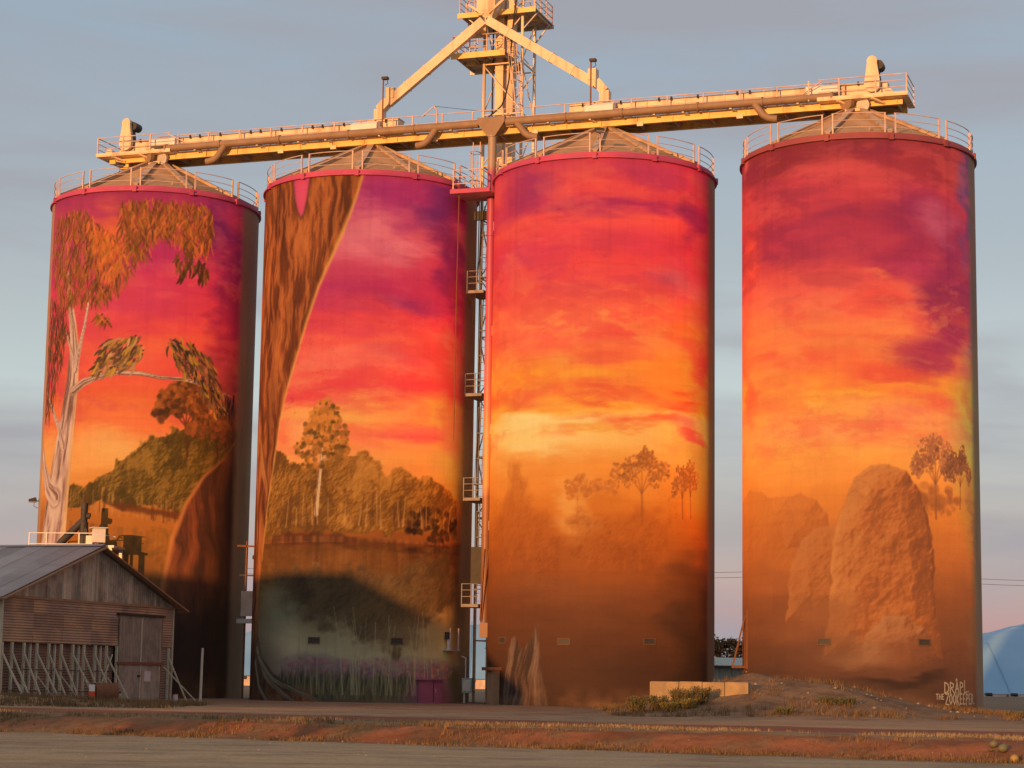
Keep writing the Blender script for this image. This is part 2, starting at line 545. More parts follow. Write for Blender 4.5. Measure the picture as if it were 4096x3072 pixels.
def terrain_material():
    m, nt, bs = nmat('earth_gravel_and_red_soil')
    n, l = nt.nodes, nt.links
    geo = n.new('ShaderNodeNewGeometry')
    dot = n.new('ShaderNodeVectorMath')
    dot.operation = 'DOT_PRODUCT'
    dot.inputs[1].default_value = (RD_N[0], RD_N[1], 0)
    l.new(geo.outputs['Position'], dot.inputs[0])
    t = n.new('ShaderNodeMath')
    t.operation = 'SUBTRACT'
    t.inputs[1].default_value = 51.9 * RD_N[1]
    l.new(dot.outputs['Value'], t.inputs[0])

    def noise(scale, det=5, rough=.6, stretch=None):
        no = n.new('ShaderNodeTexNoise')
        no.inputs['Scale'].default_value = scale
        no.inputs['Detail'].default_value = det
        no.inputs['Roughness'].default_value = rough
        if stretch:
            mp = n.new('ShaderNodeMapping')
            mp.inputs['Rotation'].default_value = (0, 0, R_(25.8))
            mp.inputs['Scale'].default_value = stretch
            mpo = mp
            l.new(geo.outputs['Position'], mpo.inputs['Vector'])
            l.new(mpo.outputs['Vector'], no.inputs['Vector'])
        else:
            l.new(geo.outputs['Position'], no.inputs['Vector'])
        return no.outputs['Fac']

    def math_(op, a, b):
        q = n.new('ShaderNodeMath')
        q.operation = op
        for i, v in enumerate((a, b)):
            if isinstance(v, (int, float)):
                q.inputs[i].default_value = v
            else:
                l.new(v, q.inputs[i])
        return q.outputs[0]

    def ramp(fac, els, interp='LINEAR'):
        r = n.new('ShaderNodeValToRGB')
        r.color_ramp.interpolation = interp
        ce = r.color_ramp.elements
        ce[0].position, ce[0].color = els[0][0], (*els[0][1], 1)
        ce[1].position, ce[1].color = els[-1][0], (*els[-1][1], 1)
        for p, c in els[1:-1]:
            k = ce.new(p)
            k.color = (*c, 1)
        l.new(fac, r.inputs['Fac'])
        return r.outputs['Color']

    def mix(f, a, b, mode='MIX'):
        q = n.new('ShaderNodeMixRGB')
        q.blend_type = mode
        for s, v in (('Fac', f), ('Color1', a), ('Color2', b)):
            if isinstance(v, (int, float)):
                q.inputs[s].default_value = v
            elif isinstance(v, tuple):
                q.inputs[s].default_value = (*v, 1)
            else:
                l.new(v, q.inputs[s])
        return q.outputs['Color']

    wob = math_('MULTIPLY', math_('SUBTRACT', noise(.45, 5, .62), .5), 2.6)
    wob2 = math_('MULTIPLY', math_('SUBTRACT', noise(.12, 3, .5), .5), 3.5)
    tt = math_('ADD', math_('ADD', t.outputs[0], wob), wob2)
    fac = math_('DIVIDE', math_('ADD', tt, 10.0), 50.0)     # t -10..40 -> 0..1
    P = lambda v: (v + 10) / 50
    gravel = (.40, .33, .225)
    soil = (.33, .135, .07)
    zones = ramp(fac, [(P(-1.2), gravel), (P(-0.4), (.26, .19, .11)), (P(0.3), soil), (P(2.4), (.34, .14, .068)),
                       (P(3.2), (.34, .26, .15)), (P(4.9), (.33, .24, .14)), (P(5.6), (.30, .13, .085)), (P(14.5), (.29, .125, .082)),
                       (P(16.0), (.43, .295, .18)), (P(24), (.40, .28, .18)), (P(34), (.27, .20, .14))])
    # blotches, dry grass litter, wheel tracks, stones
    zones = mix(.55, zones, ramp(noise(.9, 6, .65), [(.3, (.62, .58, .55)), (.5, (1, 1, 1)), (.72, (1.0, .93, .82))]), 'MULTIPLY')
    zones = mix(.5, zones, ramp(noise(6, 6, .7), [(.3, (.55, .52, .5)), (.55, (1, 1, 1)), (.75, (1, 1, 1))]), 'MULTIPLY')
    track = ramp(noise(1.0, 4, .55, (.05, 1.1, 1)), [(.35, (.82, .80, .78)), (.55, (1, 1, 1)), (.75, (1, .96, .92))])
    zones = mix(.6, zones, track, 'MULTIPLY')
    # worn brown turf over the red soil, mostly away to the left where nobody drives
    sx_ = n.new('ShaderNodeSeparateXYZ')
    l.new(geo.outputs['Position'], sx_.inputs[0])
    gl = math_('ADD', math_('MULTIPLY', sx_.outputs['X'], -.018), math_('MULTIPLY', math_('SUBTRACT', noise(.55, 6, .65), .5), 3.2))
    gm = ramp(math_('ADD', gl, .42), [(.35, (0, 0, 0)), (.75, (.8, .8, .8))])
    tb = ramp(fac, [(P(-.6), (0, 0, 0)), (P(.2), (1, 1, 1)), (P(4.4), (1, 1, 1)), (P(5.4), (0, 0, 0))])
    zones = mix(mix(1.0, gm, tb, 'MULTIPLY'), zones, ramp(noise(2.5, 6, .7), [(.35, (.13, .085, .045)), (.6, (.23, .15, .08))]))
    # patched gravel: pale scoured spots and damp ones
    pot = ramp(noise(.33, 6, .65), [(.36, (.72, .69, .66)), (.5, (1, 1, 1)), (.66, (1.0, .96, .90))])
    zones = mix(.85, zones, pot, 'MULTIPLY')
    rut = ramp(noise(1.0, 5, .6, (.02, .55, 1)), [(.38, (.80, .77, .74)), (.5, (1, 1, 1)), (.62, (1.14, 1.1, 1.04))])
    zones = mix(.6, zones, rut, 'MULTIPLY')
    # earth of the heap: greyer, weedy
    hx = n.new('ShaderNodeVectorMath')
    hx.operation = 'DISTANCE'
    hx.inputs[1].default_value = (12.5, 88.0, 0.3)
    l.new(geo.outputs['Position'], hx.inputs[0])
    hm = ramp(math_('ADD', math_('DIVIDE', hx.outputs['Value'], 14.0), math_('MULTIPLY', math_('SUBTRACT', noise(.5), .5), .5)), [(.45, (.75, .75, .75)), (.8, (0, 0, 0))])
    heapc = ramp(noise(.95, 8, .72), [(.3, (.06, .045, .03)), (.45, (.15, .095, .058)), (.55, (.24, .155, .09)), (.63, (.17, .115, .07)), (.72, (.08, .08, .04))])
    zones = mix(hm, zones, heapc)
    vo = n.new('ShaderNodeTexVoronoi')
    vo.inputs['Scale'].default_value = 11
    l.new(geo.outputs['Position'], vo.inputs['Vector'])
    st = ramp(vo.outputs['Distance'], [(.0, (1.25, 1.22, 1.18)), (.22, (1, 1, 1)), (.6, (.84, .84, .84))])
    zones = mix(.6, zones, st, 'MULTIPLY')
    l.new(zones, bs.inputs['Base Color'])
    bs.inputs['Roughness'].default_value = .95
    bs.inputs['Specular IOR Level'].default_value = .1
    b1 = n.new('ShaderNodeBump')
    b1.inputs['Strength'].default_value = .55
    b1.inputs['Distance'].default_value = .05
    hh = math_('ADD', noise(9, 6, .7), math_('MULTIPLY', noise(1.5, 4), 1.5))
    l.new(hh, b1.inputs['Height'])
    l.new(b1.outputs['Normal'], bs.inputs['Normal'])
    return m


M['earth'] = terrain_material()

Lc = np.concatenate([[-4000, -2000, -1000, -500, -250, -150, -110, -85, -70], np.arange(-60, -2, .45), np.arange(-2, 16, .28), np.arange(16, 60.01, .45), [70, 85, 110, 150, 250, 500, 1000, 2000, 4000]])
Tc = np.concatenate([[-400, -200, -100, -60, -40, -30], np.arange(-22, -1, 1.0), np.arange(-1, 7, .2), np.arange(7, 26, .5), np.arange(26, 46, .28), np.arange(46, 62, .5),
                     [64, 70, 80, 100, 130, 180, 250, 400, 700, 1200, 2000, 4000, 8000]])
TL, TT = np.meshgrid(Lc, Tc)
TX = TL * RD_T[0] + TT * RD_N[0]
TY = 51.9 + TL * RD_T[1] + TT * RD_N[1]
TZ = hgt(TX, TY)
nC = len(Lc)


def ground_piece(name, t0, t1):
    r0, r1 = np.searchsorted(Tc, t0 - 1e-6), np.searchsorted(Tc, t1 - 1e-6)
    rows = r1 - r0 + 1
    v = np.stack([TX[r0:r1 + 1].ravel(), TY[r0:r1 + 1].ravel(), TZ[r0:r1 + 1].ravel()], 1)
    i, j = np.meshgrid(np.arange(rows - 1), np.arange(nC - 1), indexing='ij')
    a = (i * nC + j).ravel()
    f = np.stack([a, a + 1, a + nC + 1, a + nC], 1)
    me = bpy.data.meshes.new(name)
    me.vertices.add(len(v))
    me.vertices.foreach_set('co', v.ravel())
    me.loops.add(f.size)
    me.loops.foreach_set('vertex_index', f.ravel())
    me.polygons.add(len(f))
    me.polygons.foreach_set('loop_start', np.arange(0, f.size, 4))
    me.polygons.foreach_set('use_smooth', np.ones(len(f), bool))
    me.update()
    me.validate()
    me.materials.append(M['earth'])
    o = bpy.data.objects.new(name, me)
    col.objects.link(o)
    return tag(o, kind='structure')


ground_piece('gravel_road', -400, -0.2)
ground_piece('earth_bank', -0.2, 5.0)
ground_piece('dirt_track', 5.0, 15.5)
ground_piece('ground', 15.5, 8000)

# ------------------------------------------------------------------ the silos' paint
RAD = 6.0
WALL_H = 28.2
CENT = [(-21.1017, 118.9078), (-8.1161, 114.4020), (4.8933, 109.8960), (17.9211, 105.3073)]
DA = 0.05
AMAX = 10.8
NA = int(2 * AMAX / DA) + 1
NZ = int(WALL_H / DA) + 1
GA, GZ = np.meshgrid(np.linspace(-AMAX, AMAX, NA), np.linspace(0, WALL_H, NZ))


class Paint:
    """spray-can painting on an unrolled wall: a = metres round the wall, z = metres up"""

    def __init__(self, seed):
        self.c = np.zeros((NZ, NA, 3), np.float32)
        self.seed = seed
        self.r = np.random.RandomState(seed)
        s = seed * 13
        self.wx = (fbm(GA * .28, GZ * .7, s + 1, 6, .55) - .5)
        self.wz = (fbm(GA * .20, GZ * .8, s + 2, 6, .55) - .5)
        self.fine = fbm(GA * .45, GZ * 1.9, s + 3, 6, .58) - .5

    def win(self, a0, a1, z0, z1):
        i0, i1 = int((a0 + AMAX) / DA), int((a1 + AMAX) / DA) + 2
        j0, j1 = int(z0 / DA), int(z1 / DA) + 2
        i0, j0 = max(i0, 0), max(j0, 0)
        i1, j1 = min(i1, NA), min(j1, NZ)
        if i1 <= i0 or j1 <= j0:
            return None
        return slice(j0, j1), slice(i0, i1)

    def put(self, w, m, colr):
        m = np.clip(m, 0, 1)[..., None]
        self.c[w] = self.c[w] * (1 - m) + np.asarray(colr, np.float32) * m

    def grad(self, stops):
        zz = [s[0] for s in stops][::-1]
        cc = np.array([s[1] for s in stops][::-1], np.float32)
        q = GZ + self.wz * 1.5 + self.wx * .3 + self.fine * .9
        for k in range(3):
            self.c[..., k] = np.interp(q, zz, cc[:, k])

    def blob(self, p, r, colr, alpha=.9, warp=1.0, rot=0.0, soft=.8):
        a, z = p
        rx, rz = r
        ca, sa = math.cos(rot), math.sin(rot)
        da = GA - a + self.wx * 4.0 * warp
        dz = GZ - z + self.wz * 2.2 * warp + self.fine * .9 * warp
        x, y = da * ca + dz * sa, -da * sa + dz * ca
        d = np.sqrt((x / rx) ** 2 + (y / rz) ** 2)
        m = 1 - sstep(1 - soft, 1 + soft * .6, d)
        self.put((slice(None), slice(None)), m * alpha, colr)

    def wisps(self, z0, z1, light, dark, amt=.5):
        """torn streaks of cloud across a band of sky"""
        s = self.seed * 7
        bend = (fbm(GA * .15, GZ * .3, s + 71, 3) - .5) * 2.2
        f = fbm(GA * .34 + bend, (GZ + .12 * GA + bend * .5) * .95, s + 72, 6, .56)
        g = fbm(GA * .75 - bend, (GZ - .08 * GA) * 1.8, s + 75, 6, .58)
        band = sstep(z0 - 1.5, z0 + 1.0, GZ) * (1 - sstep(z1 - 1.0, z1 + 1.5, GZ))
        big = np.clip((fbm(GA * .16, GZ * .3, s + 78, 3) - .3) * 2.2, 0, 1)
        w = (slice(None), slice(None))
        lc = self.c * .45 + np.asarray(light, np.float32) * .55
        dc = self.c * .45 + np.asarray(dark, np.float32) * .55
        self.put(w, band * np.clip((f - .53) * 8, 0, 1) * amt * (.4 + .6 * big), lc)
        self.put(w, band * np.clip((.47 - f) * 8, 0, 1) * amt * (.4 + .6 * big), dc)
        self.put(w, band * np.clip((g - .57) * 9, 0, 1) * amt * .8 * big, lc)
        self.put(w, band * np.clip((.43 - g) * 9, 0, 1) * amt * .6 * big, dc)

    def stroke(self, pts, wid, colr, alpha=1.0, soft=.05, grain=None, rim=None):
        """tapering brush stroke along points; grain = (dark, light) runs along it, rim = colour of its right edge"""
        P = np.array(pts, float)
        if np.isscalar(wid):
            wid = [wid] * len(P)
        mx = max(wid) + soft + .1
        w = self.win(P[:, 0].min() - mx, P[:, 0].max() + mx, P[:, 1].min() - mx, P[:, 1].max() + mx)
        if w is None:
            return
        A_, Z_ = GA[w], GZ[w]
        best = np.full(A_.shape, 1e9)
        side = np.zeros(A_.shape)
        run = np.zeros(A_.shape)
        acc = 0.0
        for i in range(len(P) - 1):
            d = P[i + 1] - P[i]
            L = max(np.hypot(*d), 1e-6)
            t = np.clip(((A_ - P[i, 0]) * d[0] + (Z_ - P[i, 1]) * d[1]) / L ** 2, 0, 1)
            ex, ez = A_ - P[i, 0] - t * d[0], Z_ - P[i, 1] - t * d[1]
            hw = (wid[i] * (1 - t) + wid[i + 1] * t) / 2
            dist = np.hypot(ex, ez) - hw
            sd = np.sign(ex * d[1] - ez * d[0]) * np.hypot(ex, ez) / np.maximum(hw, 1e-3)
            u = dist < best
            best = np.where(u, dist, best)
            side = np.where(u, sd, side)
            run = np.where(u, acc + t * L, run)
            acc += L
        m = (1 - sstep(-soft, soft, best)) * alpha
        self.put(w, m, colr)
        if grain:
            g = fbm(side * 3.2 + 50, run * .55, self.seed + 91, 4) - .5
            self.put(w, m * np.clip(-g * 5, 0, .85), grain[0])
            self.put(w, m * np.clip(g * 5, 0, .85), grain[1])
        if rim:
            self.put(w, m * np.clip((side - .55) * 2.4, 0, .9), rim)

    def pmask(self, pts, soft=.05, rough=0.0):
        P = np.array(pts, float)
        w = self.win(P[:, 0].min() - .5, P[:, 0].max() + .5, P[:, 1].min() - .5, P[:, 1].max() + .5)
        if w is None:
            return None, None, None
        A_, Z_ = GA[w], GZ[w]
        ins = np.zeros(A_.shape, bool)
        best = np.full(A_.shape, 1e9)
        n = len(P)
        for i in range(n):
            x0, y0 = P[i]
            x1, y1 = P[(i + 1) % n]
            c = ((y0 > Z_) != (y1 > Z_)) & (A_ < (x1 - x0) * (Z_ - y0) / ((y1 - y0) if y1 != y0 else 1e-9) + x0)
            ins ^= c
            L2 = max((x1 - x0) ** 2 + (y1 - y0) ** 2, 1e-9)
            t = np.clip(((A_ - x0) * (x1 - x0) + (Z_ - y0) * (y1 - y0)) / L2, 0, 1)
            best = np.minimum(best, np.hypot(A_ - x0 - t * (x1 - x0), Z_ - y0 - t * (y1 - y0)))
        sd = np.where(ins, -best, best)
        if rough:
            sd = sd + rough * (fbm(A_ * 1.6, Z_ * 1.6, self.seed + 7, 4) - .5)
        return w, 1 - sstep(-soft, soft, sd), sd

    def poly(self, pts, colr, alpha=1.0, soft=.05, rough=0.0, grain=None, gs=(2.2, .35), rim=None, rimw=.25):
        w, m, sd = self.pmask(pts, soft, rough)
        if w is None:
            return
        m = m * alpha
        self.put(w, m, colr)
        if grain:
            A_, Z_ = GA[w], GZ[w]
            bend = (fbm(A_ * .4, Z_ * .3, self.seed + 3, 3) - .5) * 1.6
            g = fbm((A_ + bend) * gs[0], Z_ * gs[1], self.seed + 41, 5, .6) - .5
            self.put(w, m * np.clip(-g * 5.5, 0, .9), grain[0])
            self.put(w, m * np.clip(g * 5.5, 0, .9), grain[1])
        if rim:
            self.put(w, m * (1 - sstep(rimw * .3, rimw, -sd)) * (GA[w] > np.mean([p[0] for p in pts]) - 99), rim)

    def leaf(self, a, z, L, ang, wd, colr, alpha=.95, curve=0.0):
        dx, dz = math.cos(ang), math.sin(ang)
        w = self.win(min(a, a + dx * L) - .25, max(a, a + dx * L) + .25, min(z, z + dz * L) - .25, max(z, z + dz * L) + .25)
        if w is None:
            return
        A_, Z_ = GA[w] - a, GZ[w] - z
        t = (A_ * dx + Z_ * dz) / L
        s = -A_ * dz + Z_ * dx - curve * L * t * (1 - t) * 2
        tt = np.clip(t, 0, 1)
        hw = wd * np.sqrt(np.clip(tt * (1 - tt) * 4, 0, 1)) * (1.15 - .5 * tt)
        m = (1 - sstep(hw - .03, hw + .035, np.abs(s))) * ((t > 0) & (t < 1))
        self.put(w, m * alpha, colr)

    def leaves(self, pts, n, cols, L=(.5, .9), wd=(.05, .09), ang=(-110, -60), alpha=.9):
        """scatter hanging leaves through a polygon"""
        P = np.array(pts, float)
        r = self.r
        k = 0
        x0, x1, y0, y1 = P[:, 0].min(), P[:, 0].max(), P[:, 1].min(), P[:, 1].max()
        tries = 0
        while k < n and tries < n * 20:
            tries += 1
            a, z = r.uniform(x0, x1), r.uniform(y0, y1)
            ins = False
            for i in range(len(P)):
                ax, ay = P[i]
                bx, by = P[(i + 1) % len(P)]
                if (ay > z) != (by > z) and a < (bx - ax) * (z - ay) / (by - ay) + ax:
                    ins = not ins
            if not ins:
                continue
            k += 1
            c = np.array(cols[r.randint(len(cols))], float) * r.uniform(.85, 1.15)
            self.leaf(a, z, r.uniform(*L), math.radians(r.uniform(*ang)), r.uniform(*wd), c, alpha, r.uniform(-.35, .35))

    def dabs(self, p, r_, n, cols, size=(.10, .26), alpha=.85, lit=None):
        """foliage as dabs; lit = colour for the upper right dabs"""
        r = self.r
        for k in range(n):
            q, th = math.sqrt(r.uniform(0, 1)), r.uniform(0, 2 * math.pi)
            x, y = q * math.cos(th), q * math.sin(th)
            a, z = p[0] + x * r_[0], p[1] + y * r_[1]
            c = np.array(cols[r.randint(len(cols))], float) * r.uniform(.85, 1.12)
            if lit is not None and (y * .7 - x * .4 + r.uniform(-.5, .5)) > .35:
                c = np.array(lit, float) * r.uniform(.85, 1.1)
            s = r.uniform(*size)
            w = self.win(a - s * 1.6, a + s * 1.6, z - s * 1.6, z + s * 1.6)
            if w is None:
                continue
            d = np.hypot((GA[w] - a) * r.uniform(.8, 1.3), (GZ[w] - z) * r.uniform(.8, 1.3)) / s
            self.put(w, (1 - sstep(.45, 1.0, d + .35 * self.fine[w] * 2)) * alpha, c)

    def relief(self, w, m, sd, cols, bump=1.0, freq=1.2, seed=0, rise=.6, oct_=5, gain=.6, light=(-.75, .55)):
        """paint a rounded lumpy mass as seen in one light: cols = dark, middle, light"""
        A_, Z_ = GA[w], GZ[w]
        h = fbm(A_ * freq, Z_ * freq, self.seed + 300 + seed, oct_, gain) * bump + rise * np.sqrt(np.clip(-sd, 0, 1.2))
        gz, ga = np.gradient(h, DA)
        s = -(ga * light[0] + gz * light[1])
        s = np.clip(s / (1 + np.abs(s)) * 1.0 + .12 * (fbm(A_ * 5, Z_ * 5, self.seed + 350, 3) - .5), -1, 1)
        self.put(w, m, cols[1])
        self.put(w, m * np.clip(-s * 1.15, 0, .92), cols[0])
        self.put(w, m * np.clip(s * 1.15, 0, .92), cols[2])

    def forest(self, pts, cols, rough=.9, alpha=1.0, freq=1.5, soft=.10, seed=0):
        w, m, sd = self.pmask(pts, soft, rough)
        A_, Z_ = GA[w], GZ[w]
        m = m * alpha
        self.relief(w, m, sd, cols, .55, freq, seed, .15, 5, .68)
        # gaps between crowns and a warmer scatter of leaves
        g = fbm(A_ * .9, Z_ * .7, self.seed + 360 + seed, 5, .6)
        self.put(w, m * np.clip((g - .56) * 7, 0, .55), cols[0])
        self.put(w, m * np.clip((.42 - g) * 6, 0, .5), cols[2])

    def tree(self, base, top, crown, cols, trunkc, tw=.18, n=150, lit=None, alpha=.85, size=(.12, .28)):
        """a plain spreading tree: forked trunk and clumps of dabs"""
        r = self.r
        bx, bz = base
        tx, tz = top
        H = tz - bz
        mid = (bx + (tx - bx) * .35, bz + H * .42)
        self.stroke([base, mid], [tw, tw * .75], trunkc, alpha)
        ends = []
        for k in range(5):
            f = (k - 2) / 2.0
            e_ = (mid[0] + f * crown[0] * .75, mid[1] + (tz - mid[1]) * (.78 - .32 * abs(f)))
            kn = ((mid[0] * .45 + e_[0] * .55) - f * .12, mid[1] * .5 + e_[1] * .5)
            self.stroke([mid, kn, e_], [tw * .6, tw * .4, tw * .2], trunkc, alpha)
            ends.append(e_)
        for e_ in ends:
            for q in range(3):
                self.dabs((e_[0] + r.uniform(-.5, .5) * crown[0] * .5, e_[1] + r.uniform(-.4, .6) * crown[1] * .5), (crown[0] * .32, crown[1] * .30), n // 7, cols, size, alpha, lit)


def paint_first():
    p = Paint(3)
    p.grad([(28.33, (165,45,80)), (26.61, (196,58,75)), (24.76, (192,46,84)), (22.66, (222,58,74)), (20.57, (238,72,66)), (18.49, (243,84,56)), (16.68, (244,92,50)), (15.13, (248,118,54)), (13.85, (254,152,70)), (12.57, (252,152,68)), (11.29, (225,122,44)), (10.02, (195,100,34)), (8.49, (182,94,32)), (6.72, (160,84,34)), (4.71, (125,72,36)), (-0.28, (80,52,34))])
    for q, r, c, al in (((3.66, 26.51), (1.7, 1.9), (96, 30, 84), .85), ((4.48, 23.69), (1.5, 3.2), (120, 30, 78), .8), ((4.86, 20.01), (1.4, 3.6), (150, 32, 62), .8),
                        ((5.26, 16.34), (1.3, 2.4), (128, 36, 46), .8), ((-2.83, 25.82), (1.7, 1.3), (246, 106, 48), .85), ((-7.52, 18.33), (1.6, 3.0), (226, 58, 82), .7),
                        ((-0.03, 22.14), (2.2, .8), (214, 60, 84), .5), ((-0.69, 19.50), (2.6, .7), (250, 110, 56), .5), ((2.50, 18.14), (1.6, .8), (232, 66, 58), .6),
                        ((-2.01, 13.80), (2.4, 1.3), (255, 170, 84), .7), ((0.23, 15.39), (2.6, .6), (250, 110, 52), .5)):
        p.blob(q, r, c, al)
    p.wisps(14.5, 28, (250, 116, 80), (196, 44, 78), .45)
    OL = [(160, 80, 30), (188, 94, 34), (122, 66, 28), (214, 100, 44), (98, 52, 28), (146, 82, 34), (170, 70, 40)]
    DK = [(96, 52, 26), (120, 66, 28), (74, 42, 24), (150, 70, 34)]
    # distant timber along the water
    W = [(-5.77, 10.96), (-4.26, 11.80), (-3.65, 11.21), (-2.20, 12.22), (-1.32, 13.17), (-0.34, 13.88), (0.65, 14.38), (1.54, 14.81), (2.62, 15.07), (4.16, 15.30), (5.32, 15.16), (6.38, 14.35), (7.46, 10.47), (2.82, 10.08), (0.43, 10.27), (-1.86, 10.53), (-5.28, 10.29)]
    p.forest(W, ((70, 46, 18), (118, 76, 26), (190, 118, 44)), 1.0)
    p.tree((2.27, 13.31), (1.84, 17.17), (1.5, 2.0), [(140, 66, 28), (110, 56, 26), (90, 48, 24)], (92, 44, 24), .16, 260, (172, 84, 32))
    p.tree((4.26, 13.34), (3.88, 15.53), (1.5, 1.4), [(150, 66, 30), (104, 58, 26)], (92, 44, 24), .14, 220, (166, 80, 32))
    for k in range(46):
        x = p.r.uniform(-4.6, 3.6)
        z0 = 10.3 - .12 * (x + 4.6) + p.r.uniform(-.1, .1)
        p.stroke([(x, z0), (x + p.r.uniform(-.12, .12), z0 + p.r.uniform(.6, 1.5))], [.06, .03], [(206, 128, 60), (90, 46, 22), (180, 110, 54)][k % 3], .7)
    p.poly([(-2.40, 10.61), (-0.33, 10.45), (1.45, 10.24), (3.42, 10.11), (6.11, 10.20), (6.73, 9.94), (3.13, 9.63), (0.95, 9.83), (-1.33, 10.23)], (112, 52, 24), .85, .12, .3)
    for k in range(80):
        x = p.r.uniform(-5.5, 3.6)
        z0 = 9.6 - .12 * (x + 4.6)
        L = p.r.uniform(.4, 2.2)
        p.stroke([(x, z0), (x + p.r.uniform(-.1, .1), z0 - L)], [.10, .04], [(150, 74, 28), (206, 112, 42), (120, 62, 26), (132, 80, 30)][k % 4], .4, .1)
    p.dabs((0.53, 7.73), (2.6, 1.6), 160, [(150, 84, 30), (176, 96, 32), (128, 78, 30)], (.15, .4), .35)
    # the near trunk on the right, pale edge to the light
    TR = [(7.00, 16.43), (6.33, 15.01), (5.61, 14.13), (4.62, 13.25), (3.94, 12.74), (3.33, 12.23), (2.76, 11.51), (2.29, 10.66), (1.85, 9.56), (1.57, 8.66), (1.35, 7.51), (1.15, 6.24), (0.97, 4.22), (0.88, 1.96), (0.84, -0.28), (6.4, .0), (6.6, 15.8)]
    p.poly(TR, (136, 62, 32), grain=((84, 42, 26), (176, 82, 36)), gs=(1.6, .28))
    p.stroke([(6.33, 15.01), (4.62, 13.25), (3.33, 12.23), (2.29, 10.66), (1.57, 8.66), (1.15, 6.24), (0.94, 3.71)], [.08, .12, .16, .22, .26, .22, .12], (226, 122, 54), .8, .14)
    p.blob((5.67, 9.28), (2.1, 7.0), (50, 30, 22), .9, .3)
    p.blob((4.07, 2.77), (5.0, 4.2), (52, 34, 24), .88, .3)  # darkens the trunk's foot in the paint, for the shadow lying there
    # the pale gum on the left with its hanging leaves
    TC = (206, 142, 108)
    GR = ((126, 76, 56), (240, 178, 132))
    p.stroke([(-6.21, 6.98), (-6.12, 8.26), (-5.84, 10.06), (-5.64, 11.60), (-5.34, 13.40), (-5.00, 15.46), (-4.78, 17.27), (-4.71, 19.09), (-4.93, 20.69), (-5.33, 22.32), (-5.60, 23.68)], [2.9, 2.7, 2.3, 2.0, 1.6, 1.2, .95, .75, .55, .36, .18], TC, 1, .05, GR, (248, 168, 98))
    p.stroke([(-5.87, 10.96), (-6.68, 11.53), (-7.44, 12.76), (-8.03, 14.13)], [1.3, 1.0, .7, .3], TC, 1, .05, GR)
    p.stroke([(-5.29, 13.78), (-5.83, 14.99), (-6.69, 16.12), (-7.48, 16.99), (-8.28, 17.89)], [.5, .34, .24, .16, .08], TC, 1, .05, GR)
    p.stroke([(-4.54, 18.03), (-4.30, 19.33), (-4.03, 20.49), (-3.83, 21.66), (-3.75, 22.44)], [.36, .26, .2, .14, .06], TC, 1, .05, GR)
    p.stroke([(-4.77, 18.84), (-5.23, 19.80), (-5.62, 20.44)], [.26, .16, .08], TC, 1, .05, GR)
    p.stroke([(-4.64, 16.87), (-3.92, 17.32), (-3.01, 17.59), (-1.92, 17.83), (-0.62, 17.79), (0.65, 17.58), (1.96, 17.57), (3.11, 17.36), (4.08, 17.10), (5.22, 16.97)], [.55, .42, .34, .28, .22, .2, .18, .15, .1, .05], (176, 116, 84), 1, .04, ((100, 62, 46), (226, 166, 124)))
    p.stroke([(3.58, 17.20), (4.45, 16.83), (5.24, 16.71), (5.52, 16.38)], [.1, .08, .05, .03], (110, 62, 46))
    L1 = [(-7.38, 27.19), (-5.71, 27.39), (-4.14, 27.25), (-3.30, 26.38), (-2.26, 25.66), (-1.55, 24.86), (-1.24, 23.68), (-1.60, 22.89), (-2.26, 22.50), (-2.79, 21.86), (-3.52, 21.77), (-4.19, 22.21), (-5.30, 21.92), (-6.58, 22.47), (-7.55, 24.78)]
    L2 = [(-2.02, 27.59), (-0.25, 27.80), (1.57, 27.76), (2.98, 27.74), (3.38, 27.00), (3.22, 25.63), (2.79, 25.04), (2.08, 25.08), (1.13, 25.51), (0.21, 25.84), (-0.41, 25.28), (-0.88, 24.21), (-1.54, 24.60), (-1.94, 25.79)]
    L3 = [(-8.04, 22.70), (-5.75, 22.10), (-5.21, 20.72), (-5.61, 19.17), (-6.24, 17.39), (-6.93, 15.88), (-7.76, 15.70), (-8.45, 19.52)]
    p.leaves(L3, 420, DK, (.5, .95), (.03, .06), (-115, -65), .8)
    p.leaves(L1, 1150, OL, (.45, .95), (.028, .058), (-128, -58), .75)
    p.leaves([(-4.11, 26.71), (-1.98, 25.53), (-1.65, 23.94), (-2.71, 23.17), (-3.68, 24.81)], 150, [(232, 104, 42), (214, 92, 38), (196, 102, 36)], (.4, .8), (.05, .08), (-120, -60), .7)
    p.leaves(L2, 900, OL, (.5, 1.05), (.03, .062), (-122, -52), .75)
    p.leaves([(1.16, 24.72), (1.94, 25.06), (2.39, 24.45), (2.14, 23.63), (1.33, 23.55)], 22, DK, (.6, 1.0), (.06, .1), (-120, -70))
    p.leaves([(2.39, 24.45), (3.16, 24.88), (3.30, 23.78), (2.63, 23.42)], 16, DK, (.6, 1.0), (.06, .1), (-120, -60))
    p.leaves([(-3.35, 21.31), (-2.33, 21.12), (-2.32, 20.80), (-3.17, 20.70)], 26, OL, (.4, .8), (.05, .08), (-140, -40))
    # two sprays of foliage along the bough
    p.leaves([(-2.68, 19.51), (-0.71, 20.02), (-0.23, 19.39), (-0.64, 18.20), (-2.19, 17.94), (-3.18, 17.96)], 210, [(186, 122, 40), (150, 92, 44), (112, 68, 40), (196, 128, 74), (92, 54, 34)], (.4, .75), (.05, .085), (-165, -100), .95)
    p.leaves([(0.62, 19.82), (1.87, 19.97), (3.34, 19.15), (4.05, 17.78), (4.66, 16.27), (3.98, 15.67), (2.81, 17.39), (1.53, 18.32)], 260, [(176, 116, 38), (120, 74, 40), (84, 50, 34), (60, 36, 28), (150, 92, 54)], (.4, .75), (.05, .085), (-95, -35), .95)
